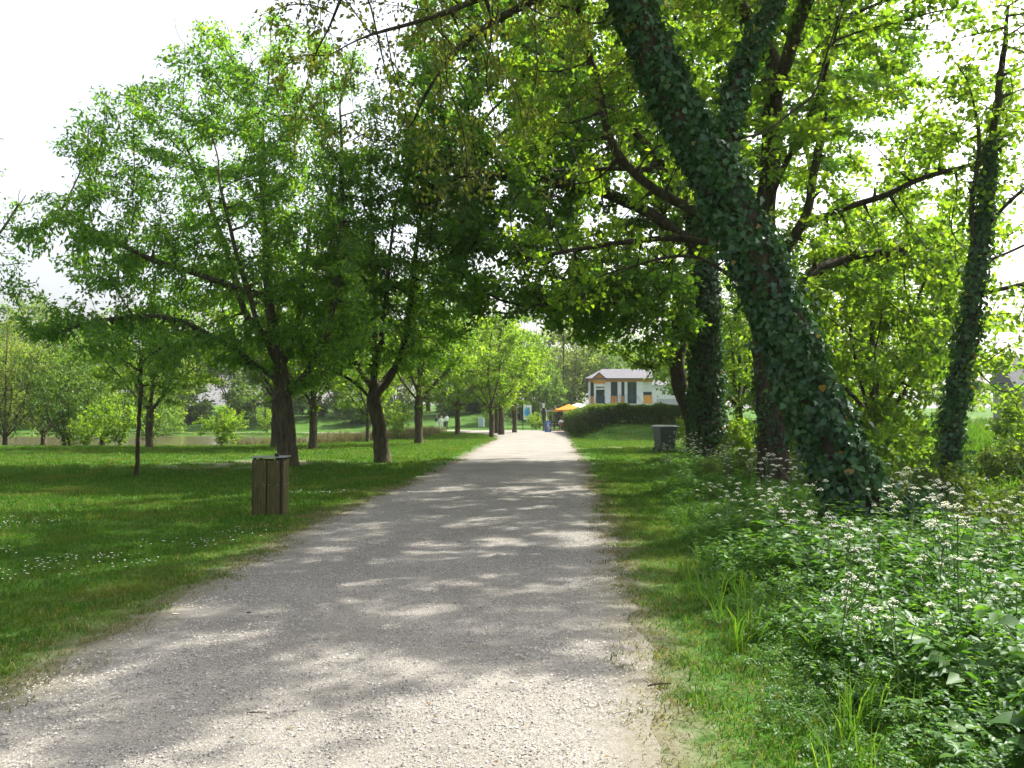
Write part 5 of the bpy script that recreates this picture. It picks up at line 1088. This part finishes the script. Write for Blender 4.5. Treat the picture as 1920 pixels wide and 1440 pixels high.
# far lamp pole and parked car beyond the bank
YQ = 126.0; xq = gx(833, YQ); t = thing('lamp_post', 'slim grey lamp post in front of the dark wood', 'lamp post', (xq, YQ, float(g(xq, YQ)))); MB().tube([(0, 0, -.3), (0, 0, 2.2), (0, 0, 4.3)], [.07, .055, .04], 8).build('pole', M['steel'], t); MB().tube([(0, 0, 4.25), (0, 0, 4.5), (0, 0, 4.6)], [.12, .2, .08], 10).build('lamp_head', M['render_white'], t)
def car(label, x, y, rz):
    z = float(g(x, y)); t = thing('parked_car', label, 'car', (x, y, z), rz); prof = [(-2.1, .35), (-2.1, .8), (-1.9, .95), (-1.0, 1.0), (-.45, 1.42), (.9, 1.45), (1.6, 1.05), (2.05, .95), (2.12, .4)]
    mb = MB(); n_ = len(prof); V = [(a, -.85 * (1 if b_ < 1.02 else .82), b_) for a, b_ in prof] + [(a, .85 * (1 if b_ < 1.02 else .82), b_) for a, b_ in prof]; F = [tuple(range(n_)), tuple(reversed(range(n_, 2 * n_)))] + [(k, k + n_, (k + 1) % n_ + n_, (k + 1) % n_) for k in range(n_)]
    mb.add(V, F); mb.build('body', plain('car_white', (.72, .73, .74), .25, .5, var=.03), t)
    for s in (-1, 1):
        g_ = MB(); yy = s * .80; g_.add([(-.85, s * .862, 1.03), (1.35, s * .862, 1.03), (.85, s * .72, 1.39), (-.42, s * .72, 1.36), (-.85, s * .80, 1.02), (1.35, s * .80, 1.02), (.85, s * .68, 1.38), (-.42, s * .68, 1.35)], [(0, 1, 2, 3), (7, 6, 5, 4), (0, 4, 5, 1), (1, 5, 6, 2), (2, 6, 7, 3), (3, 7, 4, 0)]); g_.build('window', M['glass'], t)
        for xx in (-1.3, 1.3): w_ = MB(); w_.tube([(xx, s * .7, .32), (xx, s * .88, .32)], .32, 18); wo = w_.build('wheel', M['rubber'], t); MB().tube([(xx, s * .80, .32), (xx, s * .89, .32)], .19, 12).build('rim', M['steel'], wo)
        MB().box(-2.13, -2.06, s * .6 - .14, s * .6 + .14, .68, .82).build('headlight', M['glass'], t)
car('white car parked behind the grey panel on the far side', gx(901, 128), 128, .15); car('white car parked beyond the grassy bank near the dark wood', gx(700, 132), 132, .3)

# ------------------------------------------------------------------ people
def person(label, loc, rz, joints, radii, edges, paint, mats, hair_c, H=1.7, hair_long=False):
    me = bpy.data.meshes.new('person'); me.from_pydata(joints, edges, []); tmp = bpy.data.objects.new('tmp', me); C.objects.link(tmp)
    sk = tmp.modifiers.new('s', 'SKIN'); sub = tmp.modifiers.new('u', 'SUBSURF'); sub.levels = 2; sub.render_levels = 2
    for k, v in enumerate(me.skin_vertices[0].data): v.radius = (radii[k][0], radii[k][1]) if isinstance(radii[k], tuple) else (radii[k], radii[k]); v.use_root = (k == 0)
    dg = bpy.context.evaluated_depsgraph_get(); m2 = bpy.data.meshes.new_from_object(tmp.evaluated_get(dg)); bpy.data.objects.remove(tmp)
    m2.materials.clear()
    for m in mats: m2.materials.append(m)
    m2.polygons.foreach_set('material_index', [paint(p.center) for p in m2.polygons]); m2.polygons.foreach_set('use_smooth', [True] * len(m2.polygons))
    o = link('person', m2, None, loc, rz); tag(o, label, 'person')
    hd = joints[4]; hm = MB(); V = []; n_ = 10
    for i in range(6):
        th = i / 5 * PI * .62
        for j in range(n_): a = 2 * PI * j / n_; V.append((hd[0] + .098 * math.sin(th) * math.cos(a), hd[1] + .112 * math.sin(th) * math.sin(a) + .022, hd[2] + .015 + .125 * math.cos(th)))
    hm.add(V, [(i * n_ + j, i * n_ + (j + 1) % n_, i * n_ + n_ + (j + 1) % n_, i * n_ + n_ + j) for i in range(5) for j in range(n_)]); hm.build('hair', plain('hair', hair_c, .6), o, smooth=True)
    return o
def stand(h=1.7, arm=(.0, .0), stride=.12, elbow=0.1):
    k = h / 1.7
    J = [(0, 0, .92), (0, 0, 1.12), (0, .01, 1.36), (0, 0, 1.47), (0, -.01, 1.60),
         (-.10, 0, .86), (-.11, -stride * .6, .48), (-.11, stride * .2 - stride * .6, .08), (-.12, -.13 - stride * .4, .035),
         (.10, 0, .86), (.11, stride * .2, .48), (.11, stride, .08), (.12, stride - .12, .035),
         (-.19, .01, 1.38), (-.24, .03, 1.10), (-.23, -.10 - arm[0], .88 + arm[0]), (-.225, -.15 - arm[0], .82 + arm[0] * 1.2),
         (.19, .01, 1.38), (.24, .03, 1.10), (.23, -.10 - arm[1], .88 + arm[1]), (.225, -.15 - arm[1], .82 + arm[1] * 1.2)]
    R = [(.15, .11), (.135, .10), (.16, .11), .055, (.085, .10), .09, .062, .045, .04, .09, .062, .045, .04, .062, .047, .036, .036, .062, .047, .036, .036]
    E = [(0, 1), (1, 2), (2, 3), (3, 4), (0, 5), (5, 6), (6, 7), (7, 8), (0, 9), (9, 10), (10, 11), (11, 12), (2, 13), (13, 14), (14, 15), (15, 16), (2, 17), (17, 18), (18, 19), (19, 20)]
    J = [(a * k, b_ * k, c_ * k) for a, b_, c_ in J]; R = [tuple(x * k for x in r_) if isinstance(r_, tuple) else r_ * k for r_ in R]
    return J, R, E
skin_m = plain('skin', (.45, .28, .20), .6); white_m = plain('white_cotton', (.74, .74, .74), .9); black_m = plain('black_cotton', (.02, .02, .025), .9); dark_m = plain('dark_trousers', (.035, .03, .045), .9); shoe_m = plain('shoe', (.03, .025, .02), .6); brown_m = plain('brown_cloth', (.20, .10, .07), .9)
def painter(k, sleeve=1.05):
    def f(c):
        z = c.z / k
        if z > 1.47: return 0
        if z < .09: return 3
        if abs(c.x) > .2 * k and z < sleeve: return 0
        return 1 if z > .93 else 2
    return f
YP = 106.0
def pfoot(px): x = gx(px, YP); return (x, YP, float(g(x, YP)) + .0)
for px, lab, rz, top, bot, hc, arm, h in ((818.5, 'person in black top and white trousers standing on the lakeside path', 2.2, black_m, white_m, (.05, .04, .03), (.0, .12), 1.70), (827.5, 'person dressed all in white with light hair on the lakeside path', 2.9, white_m, white_m, (.35, .2, .1), (.1, .0), 1.58), (837.5, 'person in white shirt and dark trousers carrying a dark bag on the lakeside path', 3.6, white_m, dark_m, (.12, .09, .06), (.05, .2), 1.74)):
    J, R, E = stand(h, arm); person(lab, pfoot(px), rz, J, R, E, painter(h / 1.7), [skin_m, top, bot, shoe_m], hc)
p = pfoot(834.6); bgm = MB(); bgm.box(-.17, .17, -.09, .09, .30, .84, bev=.04); bgm.tube([(-.1, 0, .82), (-.06, 0, 1.0), (.06, 0, 1.0), (.1, 0, .82)], .012, 6); tag(bgm.build('bag', dark_m, None, (p[0], p[1] - .1, p[2])), 'dark bag held by the person in the white shirt and dark trousers', 'bag')
# seated person and chair at the terrace end
YS = 88.5; xs_ = gx(1052, YS); zs = float(g(xs_, YS)); 
t = thing('chair', 'brown chair under the seated person by the hedge end', 'chair', (xs_, YS, zs), .1)
MB().box(-.22, .22, -.2, .22, .42, .46, bev=.01).build('seat', brown_m, t); MB().box(-.22, .22, -.24, -.201, .44, .86, bev=.01).build('backrest', brown_m, t)
for sx in (-1, 1):
    for sy in (-1, 1): MB().box(sx * .19 - .018, sx * .19 + .018, sy * .17 - .018 - .0, sy * .17 + .018, -.05, .419).build('leg', M['black_metal'], t)
J = [(0, -.02, .54), (0, .0, .74), (0, .01, .98), (0, .03, 1.09), (0, .05, 1.21), (-.10, .08, .54), (-.12, .46, .54), (-.12, .46, .10), (-.12, .58, .05), (.10, .08, .54), (.12, .46, .54), (.12, .44, .10), (.12, .56, .05),
     (-.19, .02, 1.0), (-.24, .08, .74), (-.18, .32, .66), (-.16, .38, .66), (.19, .02, 1.0), (.24, .08, .74), (.18, .32, .66), (.16, .38, .66)]
_, R, E = stand()
def sp(c):
    if c.z > 1.09: return 0
    if c.z < .09: return 3
    if c.y > .2 and c.z > .6: return 0
    return 1 if c.z > .6 else 2
person('person in a white top sitting with back turned at the terrace by the hedge', (xs_, YS, zs), .1, J, R, E, sp, [skin_m, white_m, dark_m, shoe_m], (.02, .018, .015))

# ------------------------------------------------------------------ thin sunlit haze over the whole park
mh, n, L, out = mat('haze'); pv_ = n.new('ShaderNodeVolumePrincipled'); pv_.inputs['Color'].default_value = (.93, .95, .96, 1); pv_.inputs['Density'].default_value = .00022; pv_.inputs['Anisotropy'].default_value = .35; L.new(pv_.outputs[0], out.inputs['Volume'])
tag(MB().box(-1000, 1000, -80, 1600, -5, 40).build('haze', mh), 'thin pale sunlit haze in the air of the park', 'haze', kind='stuff')
